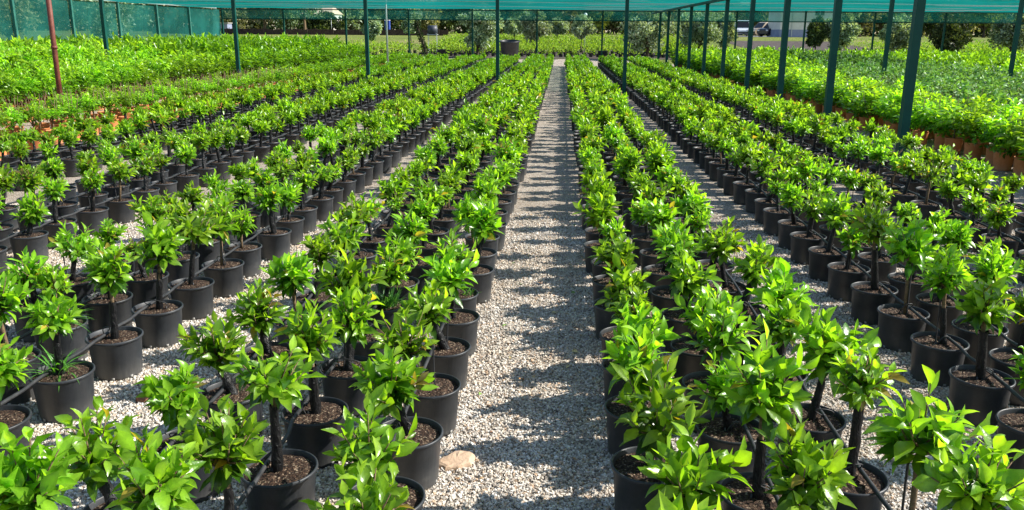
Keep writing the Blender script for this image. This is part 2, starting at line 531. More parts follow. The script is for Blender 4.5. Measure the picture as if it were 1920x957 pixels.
def leaves(P, D, U, L, W, fold, curl, colr, ns=6, wave=0.0, rs=None):
    """leaf blades: base P, direction D, upper side U (n,3); length, half width, fold, curl (n); returns V, Q, T, colours"""
    n = len(P)
    D = norm(D)
    S = norm(np.cross(D, U))
    Un = norm(np.cross(S, D))
    prof = np.array(LEAF_W[ns])
    t = np.linspace(0, 1, ns)
    cx = np.sin(curl[:, None] * t) / np.maximum(np.abs(curl[:, None]), 1e-3) * np.sign(curl[:, None] + 1e-9)
    cz = -(1 - np.cos(curl[:, None] * t)) / np.maximum(np.abs(curl[:, None]), 1e-3)
    mid = P[:, None] + L[:, None, None] * (cx[..., None] * D[:, None] + cz[..., None] * Un[:, None])
    w = (W[:, None] * prof)[..., None]
    lift = fold[:, None, None] * w
    if wave and rs is not None:
        lift = lift + w * rs.normal(0, wave, (n, ns, 1))
    A = mid + w * S[:, None] + lift * Un[:, None]
    B = mid - w * S[:, None] + lift * Un[:, None]
    k = ns - 2
    V = np.concatenate([mid, A[:, 1:-1], B[:, 1:-1]], 1)      # ns + 2k verts
    nv = ns + 2 * k
    Q, T = [], []
    for s0, sg in ((ns, 1), (ns + k, -1)):
        tri = [0, 1, s0] if sg > 0 else [1, 0, s0]
        T.append(tri)
        for q in range(k - 1):
            f = [1 + q, 2 + q, s0 + q + 1, s0 + q]
            Q.append(f if sg > 0 else f[::-1])
        tri = [k, k + 1, s0 + k - 1]
        T.append(tri if sg > 0 else [k + 1, k, s0 + k - 1])
    off = (np.arange(n) * nv)[:, None, None]
    QQ = (np.array(Q).reshape(1, -1, 4) + off).reshape(-1, 4) if Q else np.zeros((0, 4), int)
    TT = (np.array(T).reshape(1, -1, 3) + off).reshape(-1, 3)
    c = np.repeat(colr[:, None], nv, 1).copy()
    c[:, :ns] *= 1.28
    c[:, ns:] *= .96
    return V.reshape(-1, 3), QQ, TT, c.reshape(-1, 3)

def quadleaves(P, D, U, L, W, colr):
    """cheap folded two-face blades for far foliage"""
    D = norm(D); S = norm(np.cross(D, U)); Un = norm(np.cross(S, D))
    L = L[:, None]; W = W[:, None]
    base = P
    tip = P + L * D - .18 * L * Un
    m = P + .5 * L * D
    a = m + W * S + .35 * W * Un
    b = m - W * S + .35 * W * Un
    V = np.stack([base, a, tip, b], 1).reshape(-1, 3)
    off = (np.arange(len(P)) * 4)[:, None]
    T = np.concatenate([np.array([[0, 1, 2]]) + off, np.array([[0, 2, 3]]) + off])
    return V, T, np.repeat(colr, 4, 0)

GREENS = np.array([(.038, .122, .010), (.122, .272, .015), (.225, .420, .026), (.345, .570, .048)])
def leafcol(rs, age):
    """age 0 = old dark leaf, 1 = newest"""
    x = np.clip(age, 0, 1) * 2.999
    i = x.astype(int)
    f = (x - i)[:, None]
    c = GREENS[i] * (1 - f) + GREENS[np.minimum(i + 1, 3)] * f
    return c * rs.uniform(.78, 1.22, (len(age), 1))

def crown_leaves(rs, size=.17, shoots=11, flat=1.0, bronze=0.0, big=1.0, sparse=1.0):
    """leaf frames for one small citrus crown around the origin (the trunk's top)"""
    P, D, U, L, W, F, K, A, BR = [], [], [], [], [], [], [], [], []
    stems = []
    for s in range(shoots):
        az = s * 2.39996 + rs.uniform(-.4, .4)
        pol = rs.uniform(0, .3) if s < 2 else rs.uniform(.4, 1.5)
        ax = np.array([math.sin(pol) * math.cos(az), math.sin(pol) * math.sin(az), math.cos(pol) * flat + .12])
        ax /= np.linalg.norm(ax)
        ln = size * rs.uniform(.55, 1.05) * (1.1 - .15 * pol)
        o = np.array([0, 0, rs.uniform(-.05, .01)])
        bend = np.array([0, 0, .35 * ln])
        stems.append((o, o + ax * ln * .5, o + ax * ln + bend * .5))
        nl = int(rs.randint(8, 13) * sparse)
        isb = rs.rand() < bronze
        for k in range(nl):
            t = (k + rs.uniform(0, .6)) / nl
            p = o + ax * ln * t + bend * t * t * .5
            phi = k * 2.39996 + az
            e1 = np.cross(ax, [0, 0, 1.0]); e1 = e1 / (np.linalg.norm(e1) + 1e-6) if np.linalg.norm(e1) > .05 else np.array([1.0, 0, 0])
            e2 = np.cross(ax, e1)
            rad_ = math.cos(phi) * e1 + math.sin(phi) * e2
            open_ = 1.2 - .82 * t + rs.uniform(-.2, .2)
            d = ax * math.cos(open_) + rad_ * math.sin(open_) + np.array([0, 0, .26 - .30 * (1 - t)])
            d /= np.linalg.norm(d)
            u = ax * .8 + np.array([0, 0, .55]) + rs.normal(0, .34, 3) - rad_ * .15
            l = big * rs.uniform(.062, .104) * (1.0 if t < .8 else rs.uniform(.6, .9))
            P.append(p + d * .006); D.append(d); U.append(u); L.append(l)
            W.append(l * rs.uniform(.175, .235)); F.append(rs.uniform(.15, .75)); K.append(rs.uniform(-.2, 1.3))
            A.append(.06 + .66 * t + rs.uniform(-.26, .30)); BR.append(isb and t > .55)
    P, D, U = map(np.array, (P, D, U))
    L, W, F, K, A = map(np.array, (L, W, F, K, A))
    col = leafcol(rs, A)
    yl = rs.rand(len(A)) < .018
    col[yl] = np.array([.42, .34, .05]) * rs.uniform(.6, 1.1, (yl.sum(), 1))
    br = np.array(BR)
    if br.any():
        col[br] = np.array([.20, .17, .04]) * rs.uniform(.7, 1.3, (br.sum(), 1))
    return P, D, U, L, W, F, K, col, stems

def bush_leaves(rs, r=.3, h=.75, n=230, big=1.0, palette=None):
    """leaf frames filling an upright rounded shrub standing on z=0"""
    nb = 16
    cen = []
    for b in range(nb):
        a = b * 2.4 + rs.uniform(-.3, .3)
        q = math.sqrt((b + .5) / nb)
        cen.append([math.cos(a) * r * .72 * q, math.sin(a) * r * .72 * q, h * rs.uniform(.25, 1.0) * (1 - .25 * q)])
    cen = np.array(cen)
    k = rs.randint(0, nb, n)
    off = rs.normal(0, 1, (n, 3)); off = norm(off) * (rs.rand(n, 1) ** .5)
    P = cen[k] + off * np.array([r * .32, r * .32, h * .17])
    P[:, 2] = np.abs(P[:, 2])
    D = norm(off * [1, 1, .6] + np.array([0, 0, .12]) + rs.normal(0, .3, (n, 3)))
    U = np.array([0, 0, 1.0]) + rs.normal(0, .4, (n, 3))
    L = big * rs.uniform(.07, .115, n)
    W = L * rs.uniform(.22, .3, n)
    age = np.clip(.12 + .74 * (P[:, 2] / h) ** 1.3 + rs.uniform(-.25, .25, n), 0, 1)
    return P, D, U, L, W, rs.uniform(.2, .7, n), rs.uniform(0, 1.1, n), leafcol(rs, age)

exec_parts = None
# ================================================================== SETTING
def grid_sheet(name, xs, ys, zf, m, kind='structure'):
    X, Y = np.meshgrid(xs, ys)
    V = np.stack([X, Y, zf(X, Y)], -1).reshape(-1, 3)
    nx = len(xs)
    i = np.arange(len(ys) - 1)[:, None] * nx
    j = np.arange(nx - 1)[None]
    Q = np.stack([i + j, i + j + 1, i + nx + j + 1, i + nx + j], -1).reshape(-1, 4)
    o = link(name, mesh(name, V, Q, None, [m], smooth=True))
    o['kind'] = kind
    return o

grid_sheet('ground', np.concatenate([np.linspace(-900, -80, 12), np.linspace(-70, 80, 40), np.linspace(90, 900, 12)]),
           np.concatenate([np.linspace(-60, 50, 8), np.linspace(54, 110, 30), np.linspace(130, 1500, 12)]),
           lambda X, Y: terrain_z(X, Y) - .004, 'field')
grid_sheet('gravel_yard', [-20.4, 0, 28], [-8, 20, 53.5], lambda X, Y: X * 0, 'gravel')
grid_sheet('gravel_track', [-12, 0, 6.5], np.linspace(53.5, 60, 8), lambda X, Y: terrain_z(X, Y) + .002, 'gravel')
grid_sheet('soil_bed', np.linspace(16, 27, 4), np.linspace(66, 88, 10), lambda X, Y: terrain_z(X, Y) + .01, 'mulch')
grid_sheet('dark_soil_strip', np.linspace(-11, 11, 6), np.linspace(60.5, 92, 14), lambda X, Y: terrain_z(X, Y) + .01, 'mulch')
grid_sheet('parking_pavement', np.linspace(21, 34, 4), np.linspace(100, 122, 6), lambda X, Y: terrain_z(X, Y) + .02, 'concrete')

# crushed stone lying on the gravel close to the camera
def chips():
    rs = RS(5)
    n = 420000
    y = 1.9 + 7.0 * rs.rand(n) ** 1.25
    x = (rs.rand(n) * 2 - 1) * (.75 * y + .5)
    u, v, z = project(np.stack([x, y, x * 0], 1))
    k = (u > -30) & (u < 1950) & (v < 985)
    x, y = x[k], y[k]
    n = len(x)
    s = rs.uniform(.0026, .0056, n) * (1 + .25 * (rs.rand(n) > .93))
    base = np.array([[a, b, c] for c in (-1, 1) for a, b in ((-1, -1), (1, -1), (1, 1), (-1, 1))], float)
    V = base[None] + rs.uniform(-.55, .55, (n, 8, 3))
    V *= (s[:, None] * rs.uniform(.6, 1.25, (n, 3)))[:, None]
    a = rs.rand(n) * 6.283
    b = rs.normal(0, .5, n)
    ca, sa, cb, sb = np.cos(a)[:, None], np.sin(a)[:, None], np.cos(b)[:, None], np.sin(b)[:, None]
    X, Y, Z = V[..., 0], V[..., 1], V[..., 2]
    Y, Z = Y * cb - Z * sb, Y * sb + Z * cb
    X, Y = X * ca - Y * sa, X * sa + Y * ca
    V = np.stack([X + x[:, None], Y + y[:, None], Z + (s * .35 + rs.uniform(0, .003, n))[:, None]], -1)
    F = np.array([[0, 3, 2, 1], [4, 5, 6, 7], [0, 1, 5, 4], [1, 2, 6, 5], [2, 3, 7, 6], [3, 0, 4, 7]])
    Q = (F[None] + (np.arange(n) * 8)[:, None, None]).reshape(-1, 4)
    pal = np.array([(.70, .66, .60), (.58, .53, .47), (.80, .78, .74), (.42, .38, .33), (.60, .45, .32), (.24, .21, .18), (.70, .61, .50)])
    c = pal[rs.choice(7, n, p=[.28, .2, .14, .14, .08, .08, .08])] * rs.uniform(.84, 1.12, (n, 1))
    pat = .5 + .5 * np.sin(x * 2.1 + 1.3 * np.sin(y * 1.7)) * np.sin(y * 1.3 + 2 * np.sin(x * 1.1 + 2)) + .25 * np.sin(x * 9 + y * 7) * np.sin(y * 11 - x * 5)
    c = c * (1 - np.clip(pat, 0, 1)[:, None] * np.array([.10, .15, .22]))
    o = link('loose_gravel', mesh('loose_gravel', V.reshape(-1, 3), Q, None, ['chip'], col=np.repeat(c, 8, 0), smooth=False))
    tag(o, 'loose crushed pale stone chips covering the yard', kind='stuff')
chips()

# ------------------------------------------------------------------ shade house frame and nets
ROOF = 3.08
FY = 50.0
def post(x, y, top, w, m='pole_green', name='support_post', label='', group=None, z0=-.02):
    t = empty(name, (x, y, 0), 0, label, 'post', group)
    t.rotation_euler = (rad(math.sin(x * 7 + y * 3) * .25), rad(math.cos(x * 5 + y * 2) * .25), rad(math.sin(x + y * 9) * 2))
    b = MB()
    b.box((0, 0, (top + z0) / 2), (w, w, top - z0))
    b.obj('shaft', [m], t)
    for zc in (.35, top - .12):
        b.box((0, -w / 2 - .004, zc), (w * .5, .008, .05))
    p = MB()
    p.box((0, 0, .012), (w * 1.9, w * 1.9, .02))
    p.obj('base_plate', [m], t)
    q = MB()
    q.box((0, 0, top + .006), (w * 1.5, w * 1.5, .012))
    q.obj('cap_plate', [m], t)
    return t

ordw = ['first', 'second', 'third', 'fourth', 'fifth', 'sixth', 'seventh', 'eighth', 'ninth', 'tenth', 'eleventh', 'twelfth', 'thirteenth',
        'fourteenth', 'fifteenth', 'sixteenth', 'seventeenth', 'eighteenth', 'nineteenth', 'twentieth']
tens = {2: 'twenty', 3: 'thirty', 4: 'forty'}
def ordinal(n):
    if n <= 20: return ordw[n - 1]
    if n % 10 == 0: return {30: 'thirtieth', 40: 'fortieth', 50: 'fiftieth'}[n]
    return tens[n // 10] + '-' + ordw[n % 10 - 1]

LINE_X = 5.2
for k in range(10):
    y = 13.0 + 3.72 * k
    post(LINE_X, y, 2.92, .125 if k < 3 else .115, label='dark green square post, %s from the front in the long row carrying the beam' % ordinal(k + 1), group='green posts of the long beam row')
b = MB()
b.box((LINE_X, 21.5, 2.97), (.09, 59, .09))
o = b.obj('roof_beam', ['pole_green'])
tag(o, 'long dark green roof beam resting on the row of green posts', 'beam')
# furled shade net tied along the beam
rs = RS(3)
pth = [(LINE_X + rs.normal(0, .012), yy, 3.045 + rs.normal(0, .008)) for yy in np.arange(-7, 29.5, .35)]
b = MB().tube(pth, [.035 + abs(rs.normal(0, .012)) for _ in pth], 10)
o = b.obj('furled_net', ['net_wall'], smooth=True)
o.data.materials[0] = simple('furled_net_cloth', (.01, .16, .14), (.03, .26, .22), 12, .8)
tag(o, 'teal shade net furled into a long roll on the roof beam', 'shade net')

inner = [(-13.67, 'beside the net wall, farthest from the gravel path'), (-9.66, 'in the fourth bed, towards the net wall'), (-5.73, 'in the gap past the third bed'),
         (-1.87, 'in the gravel aisle between the first two beds, net wall side'), (1.85, 'in the gravel aisle between the first two beds, building side'),
         (9.24, 'among the terracotta shrubs just past the long beam row'), (12.76, 'at the outer edge of the dark shrub block')]
for x, w in inner:
    post(x, 25.0, 3.05, .10, label='slim green post ' + w, group='inner green posts')
b = MB()
b.box((-.5, 25, 3.10), (39, .08, .08))
tag(b.obj('cross_beam', ['pole_green']), 'dark green cross beam over the inner green posts', 'beam')

fx = [-20.2 + 3.75 * k for k in range(13)]
def far_y(x):
    return 49.6 - .035 * x
for k, x in enumerate(fx):
    if x > 27: break
    lb = 'dark green end post, %s from the net wall corner, under the far top rail' % ordinal(k + 1)
    post(x, far_y(x), ROOF + .03, .09, label=lb, group='posts of the far end frame', name='end_post')
def bar(name, a, c, w, m, label, cat):
    b = MB()
    d = np.array(c) - a
    L = np.linalg.norm(d[:2])
    b.box((0, 0, 0), (L, w, w))
    o = b.obj(name, [m], loc=tuple((np.array(a) + c) / 2))
    o.rotation_euler = (0, 0, math.atan2(d[1], d[0]))
    tag(o, label, cat)
    return o
bar('top_rail', (-20.2, far_y(-20.2) - .1, ROOF), (26.5, far_y(26.5) - .1, ROOF - .02), .06, 'pole_green', 'thin green top rail across the far end frame', 'rail')
bar('mid_rail', (-20.2, far_y(-20.2) - .1, ROOF - .53), (26.5, far_y(26.5) - .1, ROOF - .56), .055, 'pole_green', 'dark lower rail along the bottom edge of the net strip', 'rail')

# valance net between the two rails: one sagging panel per bay
def net_sheet(name, P00, P10, P01, P11, nu, nv, sag, rs, m, label, group=None, kind=None):
    P00, P10, P01, P11 = map(np.array, (P00, P10, P01, P11))
    V = []
    for j in range(nv + 1):
        for i in range(nu + 1):
            a, c = i / nu, j / nv
            p = (P00 * (1 - a) + P10 * a) * (1 - c) + (P01 * (1 - a) + P11 * a) * c
            V.append(p + np.array(sag(a, c)) + rs.normal(0, .004, 3))
    V = np.array(V)
    w = nu + 1
    Q = [[j * w + i, j * w + i + 1, (j + 1) * w + i + 1, (j + 1) * w + i] for j in range(nv) for i in range(nu)]
    o = link(name, mesh(name, V, Q, None, [m], smooth=True))
    tag(o, label, 'shade net', group)
    return o
rs = RS(11)
for k in range(len(fx) - 1):
    if fx[k] > 26: break
    a, c = fx[k], min(fx[k + 1], 26.5)
    net_sheet('net_strip', (a + .05, far_y(a), ROOF - .54), (c - .05, far_y(c), ROOF - .55), (a + .05, far_y(a), ROOF - .01), (c - .05, far_y(c), ROOF - .01), 10, 4,
              lambda p, q: (0, .05 * math.sin(p * 9) * math.sin(q * 3.14), 0), rs, 'net_valance',
              'teal net strip in the %s bay from the net wall, between the far rails' % ordinal(k + 1), 'teal net strips between the far rails')

# roof net: bays running across, sagging between wires
bands = [(29.0, 36.0), (36.0, 43.0), (43.0, 49.3)]
bn = ['nearest to the camera', 'in the middle', 'over the far end frame']
for k, (y0, y1) in enumerate(bands):
    net_sheet('roof_net', (-20.2, y0, ROOF + .10), (26.5, y0, ROOF + .10), (-20.2, y1, ROOF + .10), (26.5, y1, ROOF + .07), 120, 14,
              lambda p, q: (0, 0, -.10 * math.sin(q * math.pi) - .02 * math.sin(p * 46.7 * math.pi / 3.75) ** 2), rs, 'net_roof',
              'sagging teal roof net sheet ' + bn[k], 'teal roof net sheets')
b = MB()
for k, y in enumerate([31, 33.4, 36, 38.5, 41, 43, 45.5, 47.5]):
    b = MB()
    xs_ = np.linspace(-20.2, 26.5, 40)
    pth = [(x, y + (x + 20) * .02 * ((k % 3) - 1), ROOF + .045 - .06 * math.sin((x + 20.2) / 46.7 * math.pi * 3) ** 2) for x in xs_]
    b.tube(pth, .009, 5)
    tag(b.obj('roof_wire', ['galv']), 'pale wire under the teal roof net, %s counted from the far end' % ordinal(8 - k), 'wire', 'roof net wires')

# side wall of net with pale posts
WX = -20.2
wy = [12.0 + 3.76 * k for k in range(10)]
for k, y in enumerate(wy):
    post(WX, y, ROOF, .11, m='wall_post', name='wall_post', label='pale green post of the net wall, %s counted from the corner post' % ordinal(10 - k), group='pale posts of the net wall')
rs = RS(12)
for k in range(len(wy)):
    y0 = wy[k] + .05
    y1 = wy[k + 1] - .05 if k + 1 < len(wy) else far_y(WX) - .1
    net_sheet('net_wall_panel', (WX - .07, y0, .05), (WX - .07, y1, .05), (WX - .07, y0, ROOF - .03), (WX - .07, y1, ROOF - .03), 8, 8,
              lambda p, q: (-.04 * math.sin(p * 3.14) * math.sin(q * 3.14), 0, 0), rs, 'net_wall',
              'teal net wall panel, %s counted from the far corner' % ordinal(len(wy) - k), 'teal net wall panels')
b = MB().box((WX, 30.5, ROOF + .055), (.10, 38, .08))
tag(b.obj('wall_top_rail', ['galv']), 'pale grey rail along the top of the teal net wall', 'rail')

# rusty red pole and galvanised lamp pole
t = empty('rusty_pole', (-10.1, 16.5, 0), 0, 'rusty red round pole standing among the potted plants', 'pole')
t.rotation_euler = (0, rad(.6), 0)
MB().tube([(0, 0, 0), (0, 0, 1.6), (0, 0, 3.4)], .05, 14).obj('shaft', ['rust'], t, smooth=True)
MB().tube([(0, 0, 1.52), (0, 0, 1.58)], .062, 14).obj('collar', ['rust'], t, smooth=True)
t = empty('lamp_pole', (-8.05, 39.2, 0), 0, 'tall slim pale galvanised pole rising through the roof net', 'pole')
MB().tube([(0, 0, 0), (0, 0, 2.5), (0, 0, 6)], [.045, .04, .03], 12).obj('shaft', ['galv'], t, smooth=True)
MB().lathe([(0, 0), (.1, 0), (.1, .02), (.05, .05), (.046, .12)], 12).obj('base_plate', ['galv'], t)
MB().box((.18, 0, 6.0), (.4, .14, .08)).obj('lamp_head', ['galv'], t)

# ================================================================== POTTED PLANTS
SP = .5115
def pot_mb(seg=40, r=.152, h=.236, m=0, notch=True, k=None):
    b = MB()
    q = r / .134
    b.lathe([(0, .004), (.100 * q, 0), (.109 * q, .003), (.112 * q, .02), (.1245 * q, h - .020), (.126 * q, h - .018), (.132 * q, h - .015), (.134 * q, h - .012),
             (.134 * q, h - .003), (.131 * q, h), (.1275 * q, h), (.1255 * q, h - .004), (.1185 * q, h - .03), (.114 * q, h - .08)], seg, m=m)
    if notch:
        for j in range(8):
            a = j * math.pi / 4 + .3
            rr = .1115 * q
            b.box((rr * math.cos(a), rr * math.sin(a), .016), (.003, .015, .016), a, m=1)
    return b

def soil_mesh(rs, r=.139, z=.217, rings=7, seg=26):
    V = [[0, 0, z + .004]]
    for i in range(1, rings + 1):
        for j in range(seg):
            a = j * 6.2832 / seg
            q = r * i / rings
            V.append([q * math.cos(a), q * math.sin(a), z + (rs.normal(0, .0035) if i < rings else -.004) + .006 * (1 - i / rings)])
    T = [[0, 1 + j, 1 + (j + 1) % seg] for j in range(seg)]
    Q = [[1 + (i - 1) * seg + j, 1 + i * seg + j, 1 + i * seg + (j + 1) % seg, 1 + (i - 1) * seg + (j + 1) % seg] for i in range(1, rings) for j in range(seg)]
    return mesh('soil', V, Q, T, ['soil'], smooth=True)

pot_me = pot_mb().mesh('pot', ['pot', 'pot_notch'], smooth=True)
pot_far = pot_mb(20, notch=False).mesh('pot', ['pot'], smooth=True)
soils = [soil_mesh(RS(40 + k)) for k in range(5)]

def trunk_set(rs, top, stems, sc=1.0):
    b = MB()
    base = np.array([rs.normal(0, .01), rs.normal(0, .01), .20])
    midp = (top + base) / 2 + rs.normal(0, .005, 3)
    b.tube([base, midp, top, top + [0, 0, .02]], [.0115, .0105, .012, .007], 8)
    for o_, m_, e_ in stems:
        b.tube([top + o_ * .5, top + m_ * sc, top + e_ * sc], [.0045, .0032, .0018], 5)
    trunk = b.mesh('trunk', ['bark'], smooth=True)
    kk = rs.uniform(.62, .98)
    b = MB()
    pts, rr = [], []
    r0 = rs.uniform(.016, .026)
    for q in np.linspace(0, 1, 9):
        t_ = q * kk
        p = base * (1 - t_) ** 2 + 2 * midp * t_ * (1 - t_) + top * t_ ** 2
        pts.append(p + rs.normal(0, .0012, 3)); rr.append(r0 * rs.uniform(.9, 1.1) * (1.1 - .22 * q))
    b.tube(pts, rr, 9, cap=False)
    sleeve = b.mesh('trunk_sleeve', ['sleeve'], smooth=True)
    b = MB()
    sxy = np.array([rs.uniform(-.03, .03), rs.uniform(-.03, .03)])
    b.tube([(sxy[0], sxy[1], .18), (sxy[0] + rs.normal(0, .012), sxy[1] + rs.normal(0, .012), top[2] + rs.uniform(.0, .1))], .0045, 6)
    return trunk, sleeve, b.mesh('stake', ['hose'], smooth=False)

def feeder(rs, side):
    q = np.linspace(0, 1, 14)
    a0 = rs.uniform(-.6, .6)
    p0 = np.array([side, rs.uniform(-.06, .06), .250])
    p1 = np.array([rs.uniform(-.06, .06), rs.uniform(-.08, .02), .206])
    P = p0 * (1 - q)[:, None] + p1 * q[:, None]
    P[:, 2] += .055 * np.sin(q * math.pi) * rs.uniform(.5, 1.2)
    P[:, 0] += .05 * np.sin(q * math.pi * 2) * rs.uniform(-1, 1)
    P[:, 1] += .05 * np.sin(q * math.pi) * rs.uniform(-1, 1)
    b = MB().tube(P, .0028, 5)
    b.tube([p1 + [0, 0, .03], p1 - [0, 0, .01]], .004, 6)
    b.tube([p0 - [0, 0, .006], p0 + [0, 0, .008]], .006, 6)
    return b.mesh('drip_tube', ['hose'], smooth=True)
feeders = {sd: [feeder(RS(80 + k), sd) for k in range(6)] for sd in (-.045, .05)}

class Variant: pass
variants = []
for k in range(34):
    rs = RS(100 + k)
    v = Variant()
    v.th = rs.uniform(.41, .53)                      # trunk top height
    v.lean = rs.normal(0, .038, 2)
    size = rs.uniform(.14, .20)
    P, D, U, L, W, F, K, col, stems = crown_leaves(rs, size, rs.randint(14, 21), rs.uniform(.7, 1.0), bronze=.0 if k % 9 else .14, big=rs.uniform(.92, 1.18), sparse=rs.uniform(.9, 1.15))
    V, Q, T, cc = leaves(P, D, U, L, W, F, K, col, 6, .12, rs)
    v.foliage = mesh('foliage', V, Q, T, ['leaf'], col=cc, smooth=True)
    top = np.array([v.lean[0], v.lean[1], v.th])
    v.top = top
    v.stems = stems
    v.width = np.percentile(np.hypot(V[:, 0], V[:, 1]), 93) * 2
    v.mid = float(np.median(V[:, 2]))
    v.trunk, v.sleeve, v.stake = trunk_set(rs, top, stems)
    # far version
    n = len(P)
    sel = rs.permutation(n)[:int(n * .62)]
    v.far = quadleaves(P[sel] + top, D[sel], U[sel], L[sel] * 1.2, W[sel] * 1.35, col[sel])
    variants.append(v)

# row table: x, phase, jitter side, bed number, row word
ROWS = []
for bed, xs_, ph in ((('first', 'net wall'), (-.62, -1.09, -1.55), (3.26, 2.93, 3.11)),
                     (('second', 'net wall'), (-2.50, -2.93, -3.34), (4.31, 4.98, 5.35)),
                     (('third', 'net wall'), (-4.50, -4.92, -5.38), (8.13, 7.85, 8.64)),
                     (('fourth', 'net wall'), (-6.55, -6.98, -7.40), (8.2, 8.45, 8.3)),
                     (('first', 'building'), (.39, .785, 1.17), (3.06, 2.87, 3.03)),
                     (('second', 'building'), (2.18, 2.53, 2.95), (3.56, 3.85, 3.52)),
                     (('third', 'building'), (3.82, 4.20, 4.60), (8.2, 8.0, 8.15))):
    for r, (x, p) in enumerate(zip(xs_, ph)):
        ROWS.append((x, p, bed, ('inner', 'middle', 'outer')[r]))
# measured crowns of the closest plants: (row, number from the row's phase): crown centre offset along x, height, width
OWN = {(2, 3): (-.04, .52, .284), (2, 2): (-.053, .462, .285), (2, 1): (-.088, .462, .292), (2, 0): (-.047, .437, .267), (2, -1): (-.131, .451, .30), (2, -2): (.018, .64, .30),
       (1, 3): (-.117, .55, .34), (1, 1): (.003, .599, .262), (1, 0): (-.002, .62, .30), (1, -1): (.002, .60, .28), (1, -2): (.045, .76, .235),
       (0, -1): (-.063, .43, .30), (0, 0): (-.086, .46, .30), (0, 1): (-.15, .457, .30), (0, 2): (-.096, .459, .277), (0, 3): (-.044, .481, .32),
       (12, 4): (.057, .34, .32), (12, 2): (.041, .40, .30), (12, 1): (.011, .424, .30), (12, 0): (.036, .458, .36), (12, -1): (.084, .481, .33),
       (13, 3): (.045, .43, .28), (13, 2): (.032, .498, .314), (13, 0): (-.014, .66, .31), (13, -1): (-.006, .60, .27),
       (14, 4): (.09, .514, .283), (14, 3): (.12, .48, .31), (14, 1): (.057, .577, .332), (14, 0): (.012, .645, .25), (14, -1): (.023, .68, .33), (14, -2): (-.043, .77, .26),
       (15, 2): (-.01, .612, .25), (15, 1): (-.039, .61, .27), (15, 3): (-.009, .65, .31), (15, 4): (-.06, .66, .33),
       (3, 0): (.028, .613, .26), (3, 1): (.062, .64, .30), (3, -1): (.006, .538, .25), (3, 2): (.06, .62, .33)}
YEND = 48.9
spots = []
for ri, (x, ph, bed, rw) in enumerate(ROWS):
    rs = RS(700 + ri)
    y = ph - SP * int((ph - 1.6) / SP)
    i = 0
    while y < YEND:
        kk = round((y - ph) / SP)
        own = OWN.get((ri, kk))
        xx, yy = x + rs.normal(0, .018 if not own else .006), y + rs.normal(0, .022 if not own else .006)
        spots.append((xx, yy, ri, rs.randint(len(variants)), (rs.uniform(.86, 1.16) if rs.rand() > .05 else rs.uniform(.5, .7)) * (.87 if abs(x) > 2 else 1), rs.uniform(0, 6.283), rs.rand(), rs.uniform(.80, 1.16) * (.86 if ri == 12 else 1) * (.95 if abs(x) > 2 else 1), own))
        y += SP
A = np.array([s[:3] for s in spots])
u, v_, z = project(np.stack([A[:, 0], A[:, 1], A[:, 0] * 0 + .45], 1))
inview = (u > -60) & (u < 1980) & (v_ < 1060) & (z > .5)
inview |= np.array([s[8] is not None for s in spots])
order = [i for i in np.argsort(z) if inview[i]]
near = set(order[:300])
# front-to-back number among what the frame shows
u2, v2, z2 = project(np.stack([A[:, 0], A[:, 1], A[:, 0] * 0 + .5], 1))
vis = ((u2 > 10) & (u2 < 1910) & (v2 < 950)) | np.array([s[8] is not None for s in spots])
number = {}
for ri in range(len(ROWS)):
    idx = [i for i in range(len(spots)) if spots[i][2] == ri and vis[i]]
    idx.sort(key=lambda i: spots[i][1])
    for c, i in enumerate(idx): number[i] = c + 1
far_black = []
GRP = 'young citrus in black pots'
for i, s in enumerate(spots):
    x, y, ri, vi, sc, rot, flag, th, own = s
    if i not in near:
        if z[i] > .5 and (abs(u[i] - 960) < 1300): far_black.append(i)
        continue
    bed, rw = ROWS[ri][2], ROWS[ri][3]
    v = variants[vi]
    look = 'tall' if th > 1.08 else ('bushy' if sc > 1.06 else ('small' if sc < .92 else ('low' if th < .93 else 'leafy')))
    if i in number:
        lab = '%s potted citrus, %s from front, %s row, %s bed towards the %s' % (look, ordinal(number[i]), rw, bed[0], bed[1])
    else:
        lab = 'citrus cut by the picture edge at the near end, %s row, %s %s-side bed' % (rw, bed[0], bed[1])
    if own:
        rs = RS(5000 + i)
        sc = .96 * own[2] / v.width
        top = np.array([own[0] * .8, rs.normal(0, .01), own[1] - v.mid * sc])
        t = empty('potted_citrus', (x, y, 0), 0, lab, 'potted tree', GRP)
        trk, slv, stk = trunk_set(rs, top, [tuple(rotz(np.array(q), rot)) for q in v.stems], sc)
        link('pot', pot_me, t, rot=(0, 0, flag * 6)); link('soil', soils[i % 5], t, rot=(0, 0, flag * 9)); link('trunk', trk, t)
        if flag < .93: link('trunk_sleeve', slv, t)
        link('drip_tube', feeders[-.045 if x < 0 else .05][i % 6], t)
        if flag > .7: link('stake', stk, t)
        link('foliage', v.foliage, t, loc=tuple(top), rot=(0, 0, rot), scale=(sc, sc, sc))
        continue
    t = empty('potted_citrus', (x, y, 0), rot, lab, 'potted tree', GRP)
    fz = 1.0 + (th - 1) * .8
    link('pot', pot_me if z[i] < 9 else pot_far, t, rot=(0, 0, flag * 6))
    link('soil', soils[i % 5], t, rot=(0, 0, flag * 9))
    link('trunk', v.trunk, t, scale=(1, 1, fz), loc=(0, 0, .19 * (1 - fz)))
    if flag < .9:
        link('trunk_sleeve', v.sleeve, t, scale=(1, 1, fz), loc=(0, 0, .19 * (1 - fz)))
    if z[i] < 8:
        link('drip_tube', feeders[-.045 if x < 0 else .05][i % 6], t, rot=(0, 0, -rot))
    if flag > .55 and z[i] < 9:
        link('stake', v.stake, t)
    top = Vector((v.top[0], v.top[1], v.top[2] * fz + .19 * (1 - fz)))
    link('foliage', v.foliage, t, loc=top, scale=(sc, sc, sc * (.9 + .2 * flag)))

